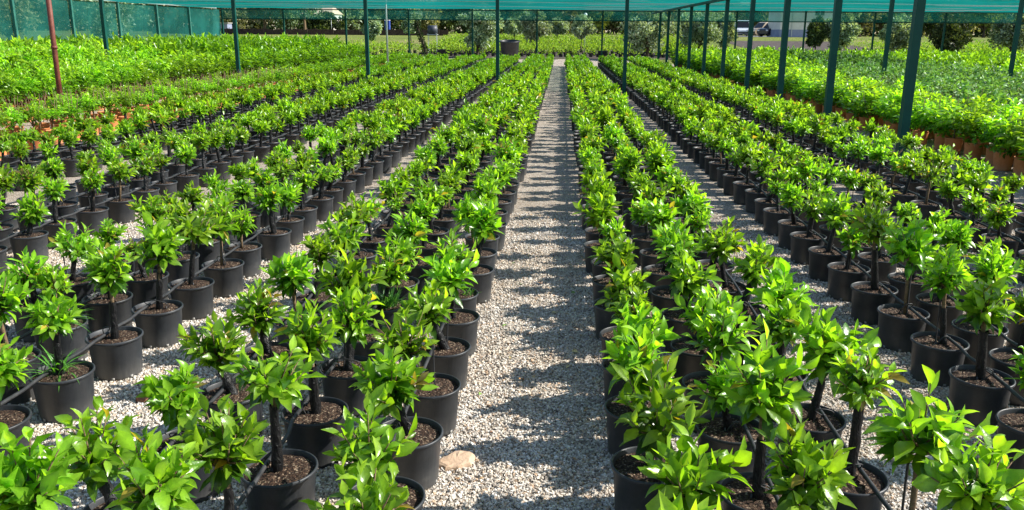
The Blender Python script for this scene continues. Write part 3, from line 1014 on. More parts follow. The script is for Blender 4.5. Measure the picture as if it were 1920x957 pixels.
# the rest of the rows as one object
def join_far(name, items, label):
    """items: list of (V, T, col or None, matindex)"""
    V, T, Cc, mi, n = [], [], [], [], 0
    for a, t_, c, m in items:
        V.append(a); T.append(t_ + n); n += len(a)
        Cc.append(np.full((len(a), 3), .2) if c is None else c)
        mi.append(np.full(len(t_), m))
    o = link(name, mesh(name, np.vstack(V), None, np.vstack(T), ['leaf', 'pot', 'soil', 'sleeve', 'tpot', 'bark', 'olive'], np.concatenate(mi), np.vstack(Cc), smooth=True))
    tag(o, label, kind='stuff')
    return o
def tri_of(b):
    V = np.vstack(b.V)
    T = []
    if b.Q:
        Q = np.vstack(b.Q); T += [Q[:, [0, 1, 2]], Q[:, [0, 2, 3]]]
    if b.T: T.append(np.vstack(b.T))
    return V, np.vstack(T)
def low_pot(r=.152, h=.236, seg=12):
    q = r / .134
    return tri_of(MB().lathe([(.109 * q, 0), (.124 * q, h - .022), (.133 * q, h - .02), (.133 * q, h), (.122 * q, h), (.117 * q, h - .03)], seg))
def low_disc(r=.138, z=.217, seg=10):
    V = [[0, 0, z]] + [[r * math.cos(a), r * math.sin(a), z] for a in np.arange(seg) * 6.2832 / seg]
    return np.array(V), np.array([[0, 1 + j, 1 + (j + 1) % seg] for j in range(seg)])
PV, PT = low_pot(); DV, DT = low_disc()
items = []
rsf = RS(77)
for i in far_black:
    x, y, ri, vi, sc, rot, flag, th, own = spots[i]
    v = variants[vi]
    o = np.array([x, y, 0])
    V, T, c = v.far
    V = rotz(V, rot) * [1, 1, 1]
    top = rotz(v.top[None], rot)[0]
    V = (V - top) * sc * 1.04 + top + [0, 0, (th - 1) * .22]
    items.append((V + o, T, c * rsf.uniform(.92, 1.3) * np.array([rsf.uniform(.9, 1.12), 1, 1]), 0))
    items.append((PV + o, PT, None, 1)); items.append((DV + o, DT, None, 2))
    tv, tt = tri_of(MB().tube([(0, 0, .18), top + [0, 0, (th - 1) * .22]], .021, 5, cap=False))
    items.append((tv + o, tt, None, 3))
join_far('distant_potted_citrus', items, 'long rows of small citrus in black pots receding to the far end frame')

# irrigation hoses lying on the pot rims, one along each row
for ri, (x, ph, bed, rw) in enumerate(ROWS):
    rs = RS(900 + ri)
    side = -.045 if x < 0 else .05
    pth = []
    y = ph - SP * int((ph - 1.6) / SP) - SP
    y0 = 1.2 if abs(x) < 4 else 6.0
    wob = 0
    while y < YEND:
        if y >= y0:
            wob = .8 * wob + rs.normal(0, .005)
            xx = x + side + wob
            pth.append((xx, y - .13, .2455)); pth.append((xx + rs.normal(0, .002), y, .2465)); pth.append((xx, y + .13, .2455))
            pth.append((xx + wob * .3, y + SP / 2, .241 - rs.uniform(0, .004)))
        y += SP
    b = MB().tube(pth, .0095, 7)
    o = b.obj('drip_hose', ['hose'], smooth=True)
    tag(o, 'black drip hose on pot rims, %s row, %s bed towards the %s' % (rw, bed[0], bed[1]), 'hose', 'black drip hoses along the rows')

# ------------------------------------------------------------------ terracotta shrubs
tp = pot_mb(24, r=.146, h=.27, notch=False).mesh('pot', ['tpot'], smooth=True)
tsoil = soil_mesh(RS(60), r=.128, z=.235, rings=4, seg=18)
TPV, TPT = low_pot(.146, .27)
bushes = []
for k in range(12):
    rs = RS(300 + k)
    h = rs.uniform(.62, .85)
    r = rs.uniform(.27, .35)
    P, D, U, L, W, F, K, col = bush_leaves(rs, r, h, 380, 1.1)
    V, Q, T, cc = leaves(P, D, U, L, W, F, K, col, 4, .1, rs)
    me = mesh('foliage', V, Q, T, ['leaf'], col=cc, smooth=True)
    s = rs.permutation(len(P))[:190]
    farv = quadleaves(P[s], D[s], U[s], L[s] * 1.55, W[s] * 1.7, col[s])
    b = MB().tube([(0, 0, .22), (.01, 0, .34), (0, .01, .5)], [.014, .013, .010], 6)
    for q in range(4):
        a = q * 1.6
        b.tube([(0, 0, .38), (.1 * math.cos(a), .1 * math.sin(a), .6), (.14 * math.cos(a), .14 * math.sin(a), .8)], [.008, .006, .003], 5)
    bushes.append((me, b.mesh('trunk', ['bark'], smooth=True), farv, h))
darks = []
for k in range(6):
    rs = RS(350 + k)
    h = rs.uniform(.6, .78); r = .26
    P, D, U, L, W, F, K, col = bush_leaves(rs, r, h, 260, 1.25)
    c = np.array([.12, .25, .055]) * rs.uniform(.5, 1.7, (len(P), 1)) + np.array([.08, .11, .07]) * (rs.rand(len(P), 1) > .75)
    V, Q, T, cc = leaves(P, D, U, L, W, F, K, c, 3, 0, rs)
    me = mesh('foliage', V, Q, T, ['olive'], col=cc, smooth=True)
    s = rs.permutation(len(P))[:170]
    darks.append((me, None, quadleaves(P[s], D[s], U[s], L[s] * 1.3, W[s] * 1.6, c[s]), h))

BL = []          # x, y0, target height, kind, block words, row number
def block(x0, x1, dx, y0, ht, kind, words, dy=.56):
    n = int(round((x1 - x0) / dx)) + 1
    for k in range(n):
        BL.append((x0 + (x1 - x0) * k / max(1, n - 1), y0, ht if not callable(ht) else ht(k, n), kind, words, k + 1, dy))
block(-8.45, -9.35, -.45, 8.0, .66, 'low', 'low terracotta bed')
block(-11.2, -19.4, -.58, 9.0, lambda k, n: 1.10 if k < 3 else 1.45, 'bush', 'net-wall shrub block')
block(6.5, 13.0, .5, 8.5, lambda k, n: 1.0, 'mix', 'beam-post shrub block')
block(13.6, 25.0, .72, 15.0, 1.05, 'bush', 'outermost shrub block', .66)
tsp = []
for bi, (x, y0, ht, kind, words, rn, dy) in enumerate(BL):
    rs = RS(1500 + bi)
    y = y0 + rs.uniform(0, dy)
    while y < YEND:
        kd, wd = kind, words
        if kind == 'mix':
            lim = 7.9 + max(0, y - 25) * .18
            kd, wd = ('dark', 'dark shrub patch') if x > lim and not (x > 11.6 and y > 40) else ('bush', words)
        tsp.append((x + rs.normal(0, .035 if kind != 'mix' else .07), y + rs.normal(0, .04), (ht if kind != 'mix' else .80 + .28 * (y - 12) / 36) * rs.uniform(.88, 1.12), kd, wd, rn, rs.randint(1000), rs.uniform(0, 6.28), rs.uniform(.88, 1.12)))
        y += dy
A = np.array([[s[0], s[1], s[2] * .7] for s in tsp])
u, v_, z = project(A)
iv = (u > -40) & (u < 1960) & (z > .5)
num = {}
cnt = {}
for i in np.argsort(A[:, 1]):
    if u[i] > 5 and u[i] < 1915:
        key = (tsp[i][4], tsp[i][5]); cnt[key] = cnt.get(key, 0) + 1; num[i] = cnt[key]
ordr = [i for i in np.argsort(z) if iv[i]]
pick = {'bush': set([i for i in ordr if tsp[i][3] in ('bush', 'low')][:300]), 'dark': set([i for i in ordr if tsp[i][3] == 'dark'][:220])}
items, items2 = [], []
for i, s in enumerate(tsp):
    x, y, ht, kind, words, rn, r, rot, sc = s
    chosen = i in (pick['dark'] if kind == 'dark' else pick['bush'])
    if not chosen and not (z[i] > .5 and abs(u[i] - 960) < 1250): continue
    if kind == 'dark': me, tr, fv, h = darks[r % len(darks)]
    elif kind == 'low': me, tr, fv, h = bushes[r % len(bushes)]
    else: me, tr, fv, h = bushes[r % len(bushes)]
    if kind == 'low':
        z0, fs, xy = .40, (ht + .06 - .40) / h, .66
    else:
        z0 = .46 if ht > 1.2 else (.42 if x < 0 else .23)
        fs, xy = (ht - z0) / h, sc * (1.12 if ht > 1.2 else (1.18 if 5 < x < 7.3 else 1.0))
    if chosen:
        nm = 'dark_shrub' if kind == 'dark' else ('potted_shrub' if kind == 'bush' else 'potted_sapling')
        if i in num and num[i] <= 12:
            lab = '%s, %s from front, %s row of the %s' % ({'dark': 'dark grey-green shrub', 'bush': 'bright leafy shrub', 'low': 'small sapling, orange pot'}[kind], ordinal(num[i]), ordinal(rn), words)
        else:
            lab = '%s farther back in the %s row of the %s' % ({'dark': 'dark grey-green shrub', 'bush': 'bright leafy shrub', 'low': 'small sapling in orange pot'}[kind], ordinal(rn), words)
        g = {'dark': 'dark grey-green potted shrubs', 'bush': 'bushy shrubs in terracotta pots', 'low': 'saplings in terracotta pots'}[kind]
        t = empty(nm, (x, y, 0), rot, lab, 'potted shrub', g)
        link('pot', tp, t); link('soil', tsoil, t)
        if tr: link('trunk', tr, t)
        else: link('trunk', bushes[0][1], t)
        link('foliage', me, t, loc=(0, 0, z0), scale=(xy, xy, fs))
    else:
        V, T, c = fv
        V = rotz(V * [xy, xy, fs], rot) + [x, y, z0 - (.05 if kind == 'bush' and x > 0 else 0)]
        it = items2 if kind == 'dark' else items
        it.append((V, T, c * (RS(i).uniform(.82, 1.2)), 6 if kind == 'dark' else 0))
        it.append((TPV + [x, y, 0], TPT, None, 4))
join_far('distant_potted_shrubs', items, 'mass of leafy shrubs in terracotta pots filling the far blocks')
if items2: join_far('distant_dark_shrubs', items2, 'mass of dark grey-green shrubs at the back of their block')

# ================================================================== BEYOND THE FRAME
def at(u, Y):
    d = CM @ np.array([(u - 960) / FOC, 0, -1.0])
    # x where the ray through column u (at the horizon row) meets distance Y
    d = CM @ np.array([(u - 960) / FOC, (478.5 - 60) / FOC, -1.0])
    return d[0] / d[1] * Y
def zat(v, Y, u=1100):
    d = CM @ np.array([(u - 960) / FOC, (478.5 - v) / FOC, -1.0])
    return CAM_H + d[2] / d[1] * Y

def tree_crown(rs, r, h, n, leafs, pal, m, clumps=44, dense=1.0):
    cen = norm(rs.normal(0, 1, (clumps, 3))) * rs.uniform(.3, 1.0, (clumps, 1)) * [r, r, h / 2]
    k = rs.randint(0, clumps, n)
    off = norm(rs.normal(0, 1, (n, 3))) * rs.rand(n, 1) ** .45
    cr = rs.uniform(.14, .40, clumps)[k][:, None]
    P = cen[k] + off * cr * [r, r, h / 2]
    D = norm(off + rs.normal(0, .5, (n, 3)) + [0, 0, .2])
    U = rs.normal(0, 1, (n, 3)) + [0, 0, .8]
    L = leafs * rs.uniform(.6, 1.3, n)
    c = np.array(pal)[rs.randint(len(pal), size=n)] * (rs.uniform(.75, 1.25, clumps)[k][:, None]) * rs.uniform(.8, 1.2, (n, 1))
    V, T, cc = quadleaves(P, D, U, L, L * .3, c)
    return mesh('crown', V, None, T, [m], col=cc, smooth=False), cen

OLP = [(.22, .31, .18), (.36, .46, .30), (.11, .17, .09), (.50, .58, .44)]
DKP = [(.045, .075, .026), (.085, .125, .042), (.15, .19, .075), (.025, .045, .018)]
BRP = [(.19, .20, .10), (.28, .27, .14), (.10, .12, .055), (.36, .34, .20)]
YGP = [(.16, .20, .04), (.22, .25, .06), (.10, .14, .03)]
def make_tree(x, y, base_z, top_z, crown_b, r, pal, m, name, label, cat='tree', group=None, seed=0, n=2600, leafs=.13, bark='bark_dark', curve=0.0, tr=None):
    rs = RS(2000 + seed)
    z0 = float(terrain_z(x, y)) if base_z is None else base_z
    t = empty(name, (x, y, z0 - .02), 0, label, cat, group)
    H = top_z - z0
    cb = crown_b - z0
    me, cen = tree_crown(rs, r, H - cb, n, leafs, pal, m)
    cz = (H + cb) / 2
    link('crown', me, t, loc=(0, 0, cz))
    tr = tr or r * .07
    b = MB()
    bend = np.array([curve, 0, 0])
    p0 = np.array([-curve * 1.1, 0, 0]); p1 = np.array([curve * .25, .02, cb * .6]); p2 = np.array([0, 0, cb]); p3 = np.array([0, 0, cz + (H - cz) * .3])
    b.tube([p0, (p0 + p1) / 2 + [curve * .25, 0, 0], p1, p2, p3], [tr * 1.5, tr * 1.2, tr, tr * .85, tr * .3], 8)
    for c in cen[::4]:
        b.tube([p2 + [0, 0, .05], (p2 + c + [0, 0, cz]) / 2 + [0, 0, .05], c + [0, 0, cz]], [tr * .5, tr * .35, tr * .12], 5)
    b.obj('trunk', [bark], t, smooth=True)
    return t

# young nursery rows beyond the frame (a mass, bright yellow-green)
def shrub_band(name, x0, x1, y0, y1, dy, h, label, pal, dx=.45, seed=1):
    rs = RS(3000 + seed)
    items_v, items_t, items_c, n = [], [], [], 0
    tv, tt = tri_of(MB().tube([(0, 0, 0), (0, 0, h * .5)], .02, 4, cap=False))
    VV, TT, CC, MI = [], [], [], []
    for y in np.arange(y0, y1, dy):
        for x in np.arange(x0, x1, dx):
            if rs.rand() < .06: continue
            px, py = x + rs.normal(0, .06), y + rs.normal(0, .06)
            z0 = float(terrain_z(px, py))
            m_ = 26
            P = rs.normal(0, 1, (m_, 3)) * [.15, .15, h * .2] + [0, 0, h * .72]
            D = norm(P - [0, 0, h * .6] + rs.normal(0, .1, (m_, 3)))
            L = rs.uniform(.12, .2, m_)
            c = np.array(pal)[rs.randint(len(pal), size=m_)] * rs.uniform(.8, 1.2, (m_, 1))
            V, T, cc = quadleaves(P, D, rs.normal(0, 1, (m_, 3)) + [0, 0, 1], L, L * .34, c)
            VV.append(V + [px, py, z0]); TT.append(T + n); CC.append(cc); MI.append(np.zeros(len(T), int)); n += len(V)
            VV.append(tv + [px, py, z0]); TT.append(tt + n); CC.append(np.full((len(tv), 3), .1)); MI.append(np.ones(len(tt), int)); n += len(tv)
            VV.append(PV + [px, py, z0]); TT.append(PT + n); CC.append(np.full((len(PV), 3), .1)); MI.append(np.full(len(PT), 2)); n += len(PV)
    o = link(name, mesh(name, np.vstack(VV), None, np.vstack(TT), ['wood_leaf', 'bark', 'pot'], np.concatenate(MI), np.vstack(CC), smooth=False))
    tag(o, label, kind='stuff')
YP = [(.30, .52, .04), (.40, .60, .06), (.20, .40, .03)]
shrub_band('young_plant_rows', -10.5, 11.5, 63, 85, 1.9, .68, 'yellow-green young nursery plants in rows behind the olive trees', YP, seed=1)
shrub_band('young_plant_rows', 24.5, 50, 60, 74, 2.2, .85, 'yellow-green young nursery plants in rows before the white building', YP, seed=2)
shrub_band('young_plant_rows', -24, -11, 60, 68, 2.0, .8, 'pale green low plants in rows beyond the far corner of the frame', YP, seed=3)

# olive and garden trees just behind the far frame (u, Y, crown bottom v, crown top v, half width px)
olives = [(895, 61, 88, 10, 33, OLP, 0, 'wide grey olive tree standing behind the big black tub'),
          (1005, 60, 70, 20, 23, OLP, .35, 'silver olive tree with a curved dark trunk beside the big black tub'),
          (1092, 60, 72, 33, 16, OLP, -.35, 'sparse olive tree with thick leaning trunk behind the path end'),
          (1216, 60, 92, 18, 40, OLP, 0, 'large round silver olive tree nearest the post row end'),
          (1312, 66, 88, 20, 32, OLP, 0, 'bushy silver olive tree seen between posts of the beam row'),
          (1358, 72, 82, 28, 20, OLP, 0, 'small silver olive tree in front of the parked cars'),
          (1532, 62, 88, 36, 14, DKP, 0, 'dark narrow tree at the corner of the white building'),
          (1577, 62, 92, 26, 26, OLP, 0, 'pale shaggy olive tree beside the dark narrow tree'),
          (1684, 60, 96, 24, 24, OLP, .25, 'pale olive tree with a dark slanting trunk'),
          (1784, 58, 98, 40, 26, DKP, 0, 'dark green bushy tree next to the orange crate'),
          (1900, 58, 94, 26, 26, OLP, 0, 'shaggy tree at the outer end of the far frame'),
          (700, 68, 72, 34, 14, OLP, 0, 'pale slender olive tree beyond the slim green post'),
          (742 + 28, 72, 60, 36, 12, OLP, 0, 'small pale olive tree just behind the twisted ivy trunk'),
          (958 + 6, 76, 63, 38, 18, OLP, 0, 'small rounded olive tree behind the big black tub'),
          (1045, 80, 64, 36, 16, OLP, 0, 'small bluish olive tree farther back by the path end')]
for k, (uu, Y, vb, vt, hw, pal, cv, lb) in enumerate(olives):
    x = at(uu, Y)
    make_tree(x, Y, None, zat(vt, Y, uu), max(zat(vb, Y, uu), float(terrain_z(x, Y)) + .25), hw * 1.1 * Y / FOC, pal, 'olive', 'olive_tree', lb, 'tree', 'olive and garden trees behind the far frame', k, n=7500, leafs=.21, curve=cv)

# twisted ivy-clad trunk
rs = RS(31)
Y = 57
x0, x1 = at(803, Y), at(783, Y)
t = empty('ivy_trunk', (x0, Y, 0), 0, 'dark leaning trunk wrapped in ivy near the far frame', 'tree')
pp = [(0, 0, 0), (-.25, 0, .7), ((x1 - x0) * .7, 0, 1.5), ((x1 - x0) * 1.05, 0, 2.2), ((x1 - x0) * .95, 0, 2.5)]
MB().tube(pp, [.13, .10, .09, .07, .04], 8).obj('trunk', ['bark_dark'], t, smooth=True)
q = np.linspace(0, 1, 900)
pts = np.stack([np.interp(q * 4, range(5), [p[k] for p in pp]) for k in range(3)], 1)
off = norm(rs.normal(0, 1, (900, 3)))
V, T, cc = quadleaves(pts + off * .14, off, rs.normal(0, 1, (900, 3)) + [0, 0, 1], rs.uniform(.08, .15, 900), rs.uniform(.03, .05, 900), np.array([.03, .05, .02]) * rs.uniform(.5, 1.5, (900, 1)))
link('crown', mesh('crown', V, None, T, ['wood_leaf'], col=cc, smooth=False), t)

# the tree line
rs = RS(8)
kinds = [(DKP, 'dark evergreen tree'), (BRP, 'brownish open tree'), (OLP, 'silver-grey tree'), (YGP, 'yellow-green tree')]
uu = 412
k = 0
zone = [(412, 'pale olive-green tree by the corner post of the net wall', BRP), (445, 'brown-green tree second from the net wall corner', BRP), (497, 'broad tree with forked pale trunk behind the lawn', BRP),
        (545, 'round grey tree between two end posts behind the lawn', OLP), (572, 'small pale-trunked tree standing before the dark hedge trees', OLP), (612, 'tall dark evergreen below the cream roof', DKP),
        (655, 'grey shaggy tree beside the thin white lamp post', OLP), (690, 'dark evergreen behind the slender olive', DKP), (722, 'dark tree behind the blue booth', DKP),
        (760, 'grey-green tree between the galvanised pole and the ivy trunk', OLP), (800, 'dark brown tree behind the raised tank', BRP), (838, 'shadowy evergreen near the wide olive', DKP),
        (880, 'dark tree showing through the wide olive crown', DKP), (938, 'very dark evergreen above the big black tub', DKP), (972, 'grey tree between tub and curved olive', OLP),
        (1020, 'dark evergreen beyond the curved olive', DKP), (1068, 'thin brown tree with golden leaves at the path end', BRP), (1115, 'dark tree with yellow top near the globe lamp', YGP),
        (1150, 'low dark evergreen past the globe lamp', DKP), (1195, 'brown-grey tree behind the large round olive', BRP), (1262, 'reddish brown tree seen between the closest beam posts', BRP),
        (1330, 'grey tree behind the silver olives', OLP), (1425, 'green tree rising over the parked cars', BRP), (1570, 'shaggy pale tree past the white building', OLP),
        (1612, 'olive-brown tree with reddish stems', BRP), (1650, 'dark evergreen past the white building', DKP), (1700, 'deep shadowed evergreen behind the posts', DKP),
        (1745, 'dark evergreen over the orange crate', DKP), (1800, 'yellow-brown shaggy tree behind the dark bushy tree', BRP), (1845, 'golden green tree near the outer end', YGP),
        (1885, 'dark evergreen at the outer end of the tree line', DKP), (1940, 'grey tree partly outside the picture edge', OLP)]
for k, (uu, lb, pal) in enumerate(zone):
    Y = 118 + (k * 37 % 17)
    if uu in (572, 497): Y = 98
    x = at(uu, Y)
    z0 = float(terrain_z(x, Y))
    make_tree(x, Y, z0, z0 + rs.uniform(4.6, 6.6), z0 + rs.uniform(.3, .9) + (1.0 if Y < 100 else 0), rs.uniform(2.1, 2.9), pal, 'wood_leaf', 'far_tree', lb, 'tree', 'trees of the far tree line', 100 + k, n=2600, leafs=.42, tr=.16, bark='bark' if Y < 100 else 'bark_dark')
# woods closing the view behind
def woods():
    rs = RS(9)
    n = 60000
    x = rs.uniform(-150, 150, n); y = 142 + rs.uniform(0, 14, n)
    hmax = 6.5 + 1.6 * np.sin(x * .35) + 1.2 * np.sin(x * .93 + 1) + .8 * np.sin(x * 2.1)
    zz = 1.5 + hmax * rs.rand(n) ** .8
    P = np.stack([x, y, zz], 1)
    D = norm(rs.normal(0, 1, (n, 3)))
    L = rs.uniform(.5, 1.1, n)
    pal = np.array(DKP + BRP)
    c = pal[((x * .5 + rs.normal(0, 1.2, n)).astype(int)) % len(pal)] * rs.uniform(.7, 1.2, (n, 1))
    V, T, cc = quadleaves(P, D, rs.normal(0, 1, (n, 3)), L, L * .4, c)
    o = link('far_woods', mesh('far_woods', V, None, T, ['wood_leaf'], col=cc, smooth=False))
    tag(o, 'far dark woods closing the view behind the tree line', kind='stuff')
woods()
# trees and hedge seen through the net wall
side = [(-31, 20, 'dark tree blurred behind the net wall panel by the rusty pole'), (-34, 27, 'tree blurred behind the second net wall bay'), (-38, 36, 'broad tree blurred behind the middle of the net wall'),
        (-36, 45, 'tree blurred behind the net wall towards the corner'), (-44, 58, 'tree behind the last net wall bay'), (-33, 62, 'tree showing past the net wall corner'), (-52, 44, 'far tree dimly seen through the net wall'), (-48, 72, 'pale far tree over the net wall corner')]
for k, (x, y, lb) in enumerate(side):
    z0 = float(terrain_z(x, y))
    make_tree(x, y, z0, z0 + 4.2 + (k % 3) * .8, z0 + .6, 2.4, [DKP, BRP, OLP][k % 3], 'wood_leaf', 'garden_tree', lb, 'tree', 'trees behind the net wall', 200 + k, n=2200, leafs=.35, tr=.14)

# brown brush fence beyond the lawn
t = empty('brush_fence', (at(560, 96), 96, float(terrain_z(0, 96)) - .02), 0, 'low dark brown brush fence along the far side of the lawn', 'fence')
b = MB()
rs = RS(14)
Wd = 34
nx = 140
V, Q = [], []
for i in range(nx + 1):
    x = -Wd / 2 + Wd * i / nx
    h = .62 + rs.normal(0, .035)
    V += [(x, .05, 0), (x, .05 + rs.normal(0, .015), h), (x, .14, h), (x, .14, 0)]
for i in range(nx):
    a = i * 4
    for j in range(3): Q.append([a + j, a + j + 1, a + 5 + j, a + 4 + j])
b.add(V, Q)
b.obj('brush_panel', ['brown_fence'], t)
for i in range(12):
    MB().tube([(-Wd / 2 + i * 3, 0, 0), (-Wd / 2 + i * 3, 0, .75)], .035, 6).obj('post', ['bark_dark'], t)

# white building with blue-grey plinth
Y = 101
xa, xb = at(1462, Y), at(1562, Y)
z0 = float(terrain_z(xa, Y))
t = empty('white_building', ((xa + xb) / 2, Y + 3, z0 - .02), 0, 'plain white building with a blue-grey painted plinth', 'building')
w = xb - xa
MB().box((0, 0, 2.75), (w, 6, 2.9 + .9)).obj('wall', ['white_wall'], t)
MB().box((0, -.005, .43), (w + .04, 6.04, .86)).obj('plinth', ['blue_band'], t)
MB().box((0, 0, 4.72), (w + .5, 6.5, .14)).obj('roof', ['concrete'], t)
for k in range(2):
    MB().box((-w * .28 + k * w * .5, -3.06, 1.7), (.06, .1, 3.2)).obj('downpipe', ['galv'], t)
MB().box((w * .22, -3.02, 2.9), (1.0, .06, .9)).obj('window', ['car_glass'], t)

# house with cream roof on the other side
Y = 110
x = at(607, Y)
z0 = float(terrain_z(x, Y))
make_tree(at(607, 105), 105, None, zat(28, 105, 607), 1.7, 2.6, DKP, 'wood_leaf', 'far_tree', 'dark round evergreen hiding the walls of the cream roofed house', 'tree', 'trees of the far tree line', 171, n=5200, leafs=.42, tr=.16)
t = empty('cream_roof_house', (x, Y, z0 - .02), 0, 'distant house with a sunlit cream tiled roof above the trees', 'house')
MB().box((0, 0, 1.2), (3.6, 5, 2.4)).obj('wall', ['white_wall'], t)
b = MB()
b.add([(-2.0, -2.7, 2.4), (2.0, -2.7, 2.4), (1.3, 0, 3.5), (-1.3, 0, 3.5), (2.0, 2.7, 2.4), (-2.0, 2.7, 2.4)], [[0, 1, 2, 3], [4, 5, 3, 2], [0, 3, 5, 5]][:2], [[0, 3, 5], [1, 4, 2]])
rf = b.obj('roof', ['roof_tile'], t)
MB().box((.6, .6, 3.5), (.3, .3, .5)).obj('chimney', ['white_wall'], rf)
MB().box((0, -2.53, 1.6), (.9, .05, 1.0)).obj('window', ['car_glass'], t)

# grey shed beside the corner
Y = 112
x = at(421, Y); z0 = float(terrain_z(x, Y))
t = empty('shed', (x, Y, z0 - .02), 0, 'small pale lilac shed seen past the net wall corner', 'shed')
MB().box((0, 0, .6), (1.5, 1.6, 1.2)).obj('wall', ['blue_band'], t)
MB().box((0, 0, 1.24), (1.8, 1.9, .08)).obj('roof', ['concrete'], t)

# blue booth
Y = 100
x = at(727, Y); z0 = float(terrain_z(x, Y))
t = empty('blue_booth', (x, Y, z0 - .02), 0, 'narrow blue booth in front of the dark trees', 'booth')
MB().box((0, 0, .8), (.55, .6, 1.6)).obj('cabin', ['blue_plastic'], t)
MB().box((0, 0, 1.65), (.62, .66, .1), taper=.7).obj('roof', ['white_wall'], t)
MB().box((0, -.31, .78), (.4, .02, 1.35)).obj('door', ['blue_plastic'], t)

# raised dark tank
Y = 66
x = at(811, Y); z0 = float(terrain_z(x, Y))
t = empty('raised_tank', (x, Y, z0), 0, 'dark tank standing on thin pale metal legs', 'tank')
MB().tube([(-.34, 0, 1.75), (.34, 0, 1.75)], .36, 18).obj('vessel', ['dark_tank'], t, smooth=True)
for a in (-.32, .32):
    for c in (-.22, .22):
        MB().tube([(a, c, 0), (a, c, 1.5)], .022, 6).obj('leg', ['galv'], t)
MB().box((0, 0, 1.42), (.8, .6, .04)).obj('platform', ['galv'], t)

# big black tub
Y = 58.5
x = at(956, Y)
t = empty('black_tub', (x, Y, float(terrain_z(x, Y)) - .01), 0, 'huge round black plastic tub behind the far frame', 'tub')
t.rotation_euler = (rad(6), 0, 0)
t.scale = (1.02, 1.02, 1.16)
MB().lathe([(0, .02), (.50, 0), (.55, .03), (.64, 1.02), (.66, 1.03)], 40).obj('body', ['pot'], t, smooth=True)
MB().lathe([(.645, 1.02), (.69, 1.03), (.695, 1.10), (.665, 1.11), (.63, 1.08), (.60, .6), (.56, .2), (0, .15)], 40).obj('rim', ['pot'], t, smooth=True)

# orange crate, black buckets near the far frame
x = at(1750, 56)
t = empty('orange_crate', (x, 56, .0), .2, 'pale orange crate on the ground behind the end posts', 'crate')
b = MB()
for a, c, d in (((0, -.19, .42), (.5, .02, .2), 0), ((0, .19, .42), (.5, .02, .2), 0), ((-.24, 0, .42), (.02, .36, .2), 0), ((.24, 0, .42), (.02, .36, .2), 0), ((0, 0, .33), (.46, .36, .02), 0)):
    b.box(a, c)
b.obj('box', ['crate'], t)
for a in (-.22, .22):
    for c in (-.17, .17):
        MB().box((a, c, .16), (.03, .03, .32)).obj('leg', ['crate'], t)
for k, (uu, Y, lb) in enumerate([(827, 60, 'black bucket pot below the raised tank'), (1130, 60, 'black bucket pot behind the path end, past the leaning olive trunk')]):
    x = at(uu, Y)
    z0 = float(terrain_z(x, Y))
    o = MB().lathe([(0, .01), (.24, 0), (.30, .55), (.33, .56), (.33, .6), (.29, .6), (.26, .2), (0, .15)], 24).obj('bucket', ['pot'], smooth=True, loc=(x, Y, z0))
    tag(o, lb, 'bucket')

# globe lamp and thin lamp post
def lamp(uu, Y, vtop, lb, r):
    x = at(uu, Y); z0 = float(terrain_z(x, Y)); zt = zat(vtop, Y, uu)
    t = empty('garden_lamp', (x, Y, z0), 0, lb, 'lamp post')
    MB().tube([(0, 0, 0), (0, 0, zt - z0 - r)], .02, 8).obj('pole', ['galv'], t, smooth=True)
    a = np.linspace(-math.pi / 2, math.pi / 2, 10)
    MB().lathe([(r * math.cos(q) + 1e-4, r * math.sin(q)) for q in a], 16, (0, 0, zt - z0)).obj('globe', ['lamp_globe'], t, smooth=True)
lamp(1097, 64, 28, 'lamp post with a round white globe behind the path end', .13)
lamp(622, 97, 36, 'thin pale lamp post in front of the dark evergreen', .08)

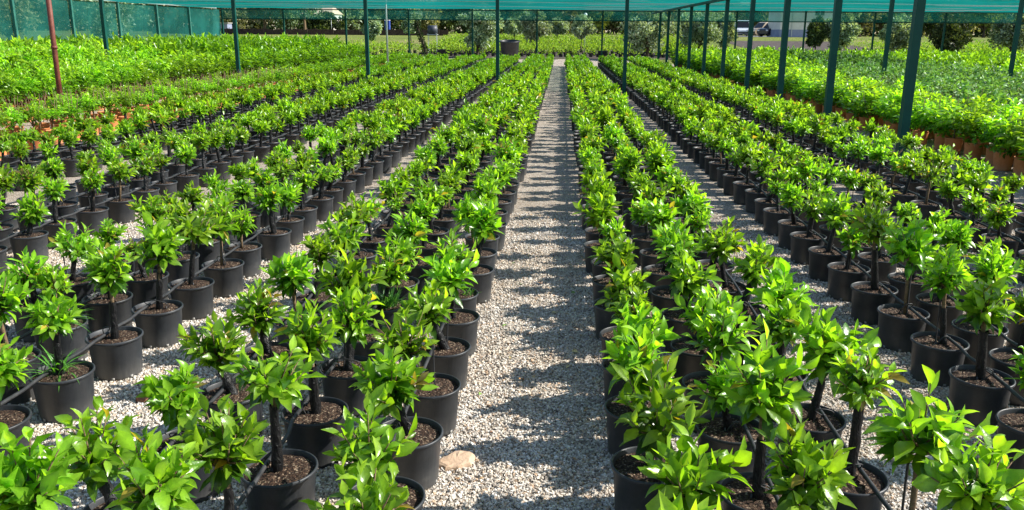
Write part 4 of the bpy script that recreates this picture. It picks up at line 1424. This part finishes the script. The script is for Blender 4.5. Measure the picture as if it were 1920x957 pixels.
# parked vehicles
def car(name, uu, Y, rz, body, label, cat, L=4.3, H=1.7, W=1.8, van=False):
    x = at(uu, Y); z0 = float(terrain_z(x, Y)) + .02
    t = empty(name, (x, Y, z0), rz, label, cat)
    g = .22
    low = [(-L / 2, .45), (-L / 2, .95 if not van else 1.1), (-L * .47, 1.02), (-L * .2, 1.05), (L * .28, 1.02), (L * .45, .88), (L / 2, .7), (L / 2, .4), (L * .44, g), (-L * .44, g)]
    cab = [(-L * .46, 1.0), (-L * .41, H - .12), (-L * .34, H), (L * .06, H), (L * .12, H - .06), (L * .27, 1.0)] if not van else [(-L * .48, 1.0), (-L * .47, H - .05), (-L * .44, H), (L * .18, H), (L * .22, H - .06), (L * .34, 1.0)]
    def extr(poly, w0, w1, zc):
        n = len(poly)
        V = []
        for s in (-1, 1):
            for px, pz in poly:
                ww = w0 if pz <= zc else w0 + (w1 - w0) * (pz - zc) / max(H - zc, .1)
                V.append((px, s * ww / 2, pz))
        b = MB()
        Q = [[i, (i + 1) % n, n + (i + 1) % n, n + i] for i in range(n)]
        c0 = len(V)
        V.append((sum(p[0] for p in poly) / n, -w0 / 2, sum(p[1] for p in poly) / n))
        V.append((sum(p[0] for p in poly) / n, w0 / 2, sum(p[1] for p in poly) / n))
        T = [[c0, (i + 1) % n, i] for i in range(n)] + [[c0 + 1, n + i, n + (i + 1) % n] for i in range(n)]
        b.add(V, Q, T)
        return b
    extr(low, W, W, 2).obj('body', [body], t)
    extr(cab, W - .06, W - .42, 1.0).obj('cabin', [body], t)
    # glazing a few millimetres proud of the cabin
    for s in (-1, 1):
        for q, (x0, x1) in enumerate(((-.36, -.13), (-.11, .11))):
            w0, w1 = (W - .10) / 2 * s + s * .012, (W - .36) / 2 * s + s * .012
            b = MB().add([(x0 * L, w0, 1.08), (x1 * L + (.06 * L if q else 0), w0, 1.08), (x1 * L - (.01 * L if q else 0), w1, H - .14), (x0 * L + (.03 * L if not q else 0), w1, H - .14)], [[0, 1, 2, 3]])
            b.obj('side_window', ['car_glass'], t)
    fx0, fx1 = (L * .265, L * .135) if not van else (L * .335, L * .225)
    MB().add([(fx0 + .012, -W * .42, 1.05), (fx0 + .012, W * .42, 1.05), (fx1 + .012, W * .34, H - .1), (fx1 + .012, -W * .34, H - .1)], [[0, 1, 2, 3]]).obj('windscreen', ['car_glass'], t)
    rx0, rx1 = (-L * .455, -L * .415) if not van else (-L * .48, -L * .472)
    MB().add([(rx0 - .014, -W * .42, 1.08), (rx0 - .014, W * .42, 1.08), (rx1 - .014, W * .34, H - .16), (rx1 - .014, -W * .34, H - .16)], [[0, 3, 2, 1]]).obj('rear_window', ['car_glass'], t)
    for sx_ in (-.31, .31):
        for s in (-1, 1):
            wo = MB().tube([(sx_ * L, s * (W / 2 - .16), .33), (sx_ * L, s * (W / 2 + .015), .33)], .335, 22).obj('wheel', ['tyre'], t, smooth=False)
            MB().tube([(sx_ * L, s * (W / 2 + .016), .33), (sx_ * L, s * (W / 2 + .03), .33)], .2, 16).obj('rim', ['rim'], wo)
    for s in (-1, 1):
        MB().box((L / 2 - .03, s * W * .38, .72), (.08, .32, .16)).obj('headlight', ['lamp_clear'], t)
        MB().box((-L / 2 + .0, s * W * .42, .92), (.06, .18, .3)).obj('tail_light', ['lamp_red'], t)
    MB().box((L / 2 + .01, 0, .42), (.08, W * .95, .2)).obj('bumper', ['dark_paint'], t)
    return t
car('suv', 1434, 110, rad(205), 'beige_paint', 'beige estate car with dark windows parked by the white building', 'car', 4.3, 1.72)
car('parked_car', 1452, 107, rad(215), 'dark_paint', 'dark car parked closest to the white building wall', 'car', 4.2, 1.68)
car('van', 1390, 112, rad(265), 'white_paint', 'pale blue-white van parked behind the silver olive', 'van', 4.6, 1.95, 1.9, van=True)

# ================================================================== SMALL THINGS IN THE YARD
def rock(name, x, y, dims, seed, m, label, cat, rz=0):
    rs = RS(seed)
    n, lv = 18, [(0, .93), (.25, 1.0), (.6, .99), (.85, .93), (1.0, .80), (1.04, .5)]
    a = np.arange(n) * 6.2832 / n
    key = np.sort(rs.uniform(0, 6.283, 6))
    rr = .86 + .14 * np.abs(np.sin(2.5 * a + rs.rand())) - .10 * (rs.rand(n) > .8) + rs.normal(0, .02, n)
    V = []
    for q, sc in lv:
        tilt = 1 + .25 * np.cos(a - 1)
        V += [(math.cos(a[j]) * rr[j] * sc * dims[0] / 2, math.sin(a[j]) * rr[j] * sc * dims[1] / 2, q * dims[2] * tilt[j] + rs.normal(0, .0012)) for j in range(n)]
    k = len(lv)
    Q = [[i * n + j, i * n + (j + 1) % n, (i + 1) * n + (j + 1) % n, (i + 1) * n + j] for i in range(k - 1) for j in range(n)]
    V.append((0, 0, dims[2] * 1.03))
    T = [[(k - 1) * n + j, (k - 1) * n + (j + 1) % n, k * n] for j in range(n)]
    o = link(name, mesh(name, V, Q, T, [m], smooth=False), loc=(x, y, -.004), rot=(0, 0, rz))
    tag(o, label, cat)
rock('stone_slab', -.44, 3.42, (.19, .13, .034), 4, 'stone', 'flat tan stone slab lying on the gravel path beside a pot', 'stone', .5)
rock('clay_sherd', -2.19, 3.97, (.085, .075, .035), 6, 'sherd', 'small brown clay sherd on gravel beside a black pot', 'sherd', .9)
rs = RS(21)
def dead_leaf(x, y, s, rot, m, label, z=.012):
    V, Q, T, cc = leaves(np.zeros((1, 3)), np.array([[1, 0, .05]]), np.array([[0, 0, 1.0]]), np.array([s]), np.array([s * .3]), np.array([.7]), np.array([1.3]), np.ones((1, 3)), 6)
    o = link('fallen_leaf', mesh('fallen_leaf', V, Q, T, [m], smooth=True), loc=(x, y, z + s * .2), rot=(0, 0, rot))
    tag(o, label, 'leaf')
dead_leaf(-.20, 4.35, .05, 1.0, 'dead_leaf', 'curled brown leaf in the middle of the gravel path')
dead_leaf(-.28, 4.9, .04, 2.2, 'dead_leaf', 'small brown leaf by the inner row pots on the path')
dead_leaf(-.03, 3.0, .045, .3, 'dead_leaf', 'brown leaf at the near end of the gravel path')

# weeds in pots: grass-like tufts
def weed(x, y, n, ln, z, label, seed, droop=1.2, col=(.10, .26, .04)):
    rs = RS(seed)
    P = rs.normal(0, .02, (n, 3)) * [1, 1, 0] + [0, 0, 0]
    az = rs.uniform(0, 6.283, n)
    po = rs.uniform(.1, 1.0, n)
    D = np.stack([np.sin(po) * np.cos(az), np.sin(po) * np.sin(az), np.cos(po)], 1)
    L = ln * rs.uniform(.5, 1.1, n)
    V, Q, T, cc = leaves(P, D, np.tile([[0, 0, 1.0]], (n, 1)) + rs.normal(0, .1, (n, 3)), L, np.full(n, .0035) * rs.uniform(.8, 1.6, n), np.full(n, .4), droop * rs.uniform(.6, 1.3, n), np.array(col) * rs.uniform(.7, 1.4, (n, 1)), 6)
    o = link('weed', mesh('weed', V, Q, T, ['leaf'], col=cc, smooth=True), loc=(x, y, z))
    tag(o, label, 'weed')
weed(-2.93, 4.47, 90, .26, .21, 'tall grassy weed growing in a black pot of the second bed', 51)
weed(-2.53, 3.80, 40, .20, .21, 'drooping grassy weed in the pot nearest the clay sherd', 52)
weed(-1.07, 4.98, 150, .16, .21, 'fine feathery weed in a pot of the first bed', 53, .6, (.07, .20, .05))
weed(-.58, 5.27, 20, .08, .21, 'small weed sprouting in an inner row pot', 54)

# crumpled clear plastic on the gravel
rs = RS(61)
n = 16
X, Yg = np.meshgrid(np.linspace(-.17, .17, n), np.linspace(-.13, .13, n))
Z = .02 + .03 * np.abs(np.sin(X * 25 + Yg * 13)) * np.abs(np.cos(Yg * 31 - X * 9)) + rs.normal(0, .004, X.shape)
i = np.arange(n - 1)[:, None] * n
j = np.arange(n - 1)[None]
Q = np.stack([i + j, i + j + 1, i + n + j + 1, i + n + j], -1).reshape(-1, 4)
mpl, nt, out = mat('crumpled_film')
p = principled(nt, out, (.55, .53, .50), .25, .6)
p.inputs['Transmission Weight'].default_value = .6
o = link('plastic_film', mesh('plastic_film', np.stack([X, Yg, Z], -1).reshape(-1, 3), Q, None, [mpl], smooth=True), loc=(2.40, 3.86, 0), rot=(0, 0, .4))
tag(o, 'crumpled clear plastic film on gravel between two black pots', 'plastic film')

# leaf litter and crumbs of potting soil on the gravel
rs = RS(71)
n = 170
y = 2.2 + 9 * rs.rand(n) ** 1.3
x = np.where(rs.rand(n) < .5, rs.uniform(-.5, .25, n), rs.uniform(-4, 4, n))
az = rs.uniform(0, 6.283, n)
sz_ = rs.uniform(.015, .045, n)
c = np.array([(.30, .17, .08), (.45, .30, .15), (.20, .11, .06), (.52, .42, .20), (.16, .26, .06)])[rs.randint(5, size=n)]
V, Q, T, cc = leaves(np.stack([x, y, np.full(n, .011)], 1), np.stack([np.cos(az), np.sin(az), rs.uniform(0, .4, n)], 1), np.tile([[0, 0, 1.0]], (n, 1)) + rs.normal(0, .3, (n, 3)), sz_, sz_ * .3, rs.uniform(0, .8, n), rs.uniform(-.5, 1.5, n), c, 6)
o = link('leaf_litter', mesh('leaf_litter', V, Q, T, ['chip'], col=cc, smooth=True))
tag(o, 'scattered dry leaf scraps on the gravel', kind='stuff')
n = 5000
k = rs.randint(0, len(spots), n)
sp_ = np.array([(s_[0], s_[1]) for s_ in spots])[k]
ok = sp_[:, 1] < 8
sp_ = sp_[ok]; n = len(sp_)
a = rs.uniform(0, 6.283, n); q = .125 + np.abs(rs.normal(0, .05, n))
P = np.stack([sp_[:, 0] + q * np.cos(a), sp_[:, 1] + q * np.sin(a), np.full(n, .009)], 1)
base = np.array([[1, 0, 0], [-.5, .86, 0], [-.5, -.86, 0], [0, 0, 1.2]])
V = (base[None] * rs.uniform(.003, .008, (n, 1, 1)) + P[:, None]).reshape(-1, 3)
T = (np.array([[0, 1, 3], [1, 2, 3], [2, 0, 3]])[None] + (np.arange(n) * 4)[:, None, None]).reshape(-1, 3)
o = link('spilled_soil', mesh('spilled_soil', V, None, T, ['soil'], smooth=False))
tag(o, 'crumbs of potting soil spilled round the pots', kind='stuff')
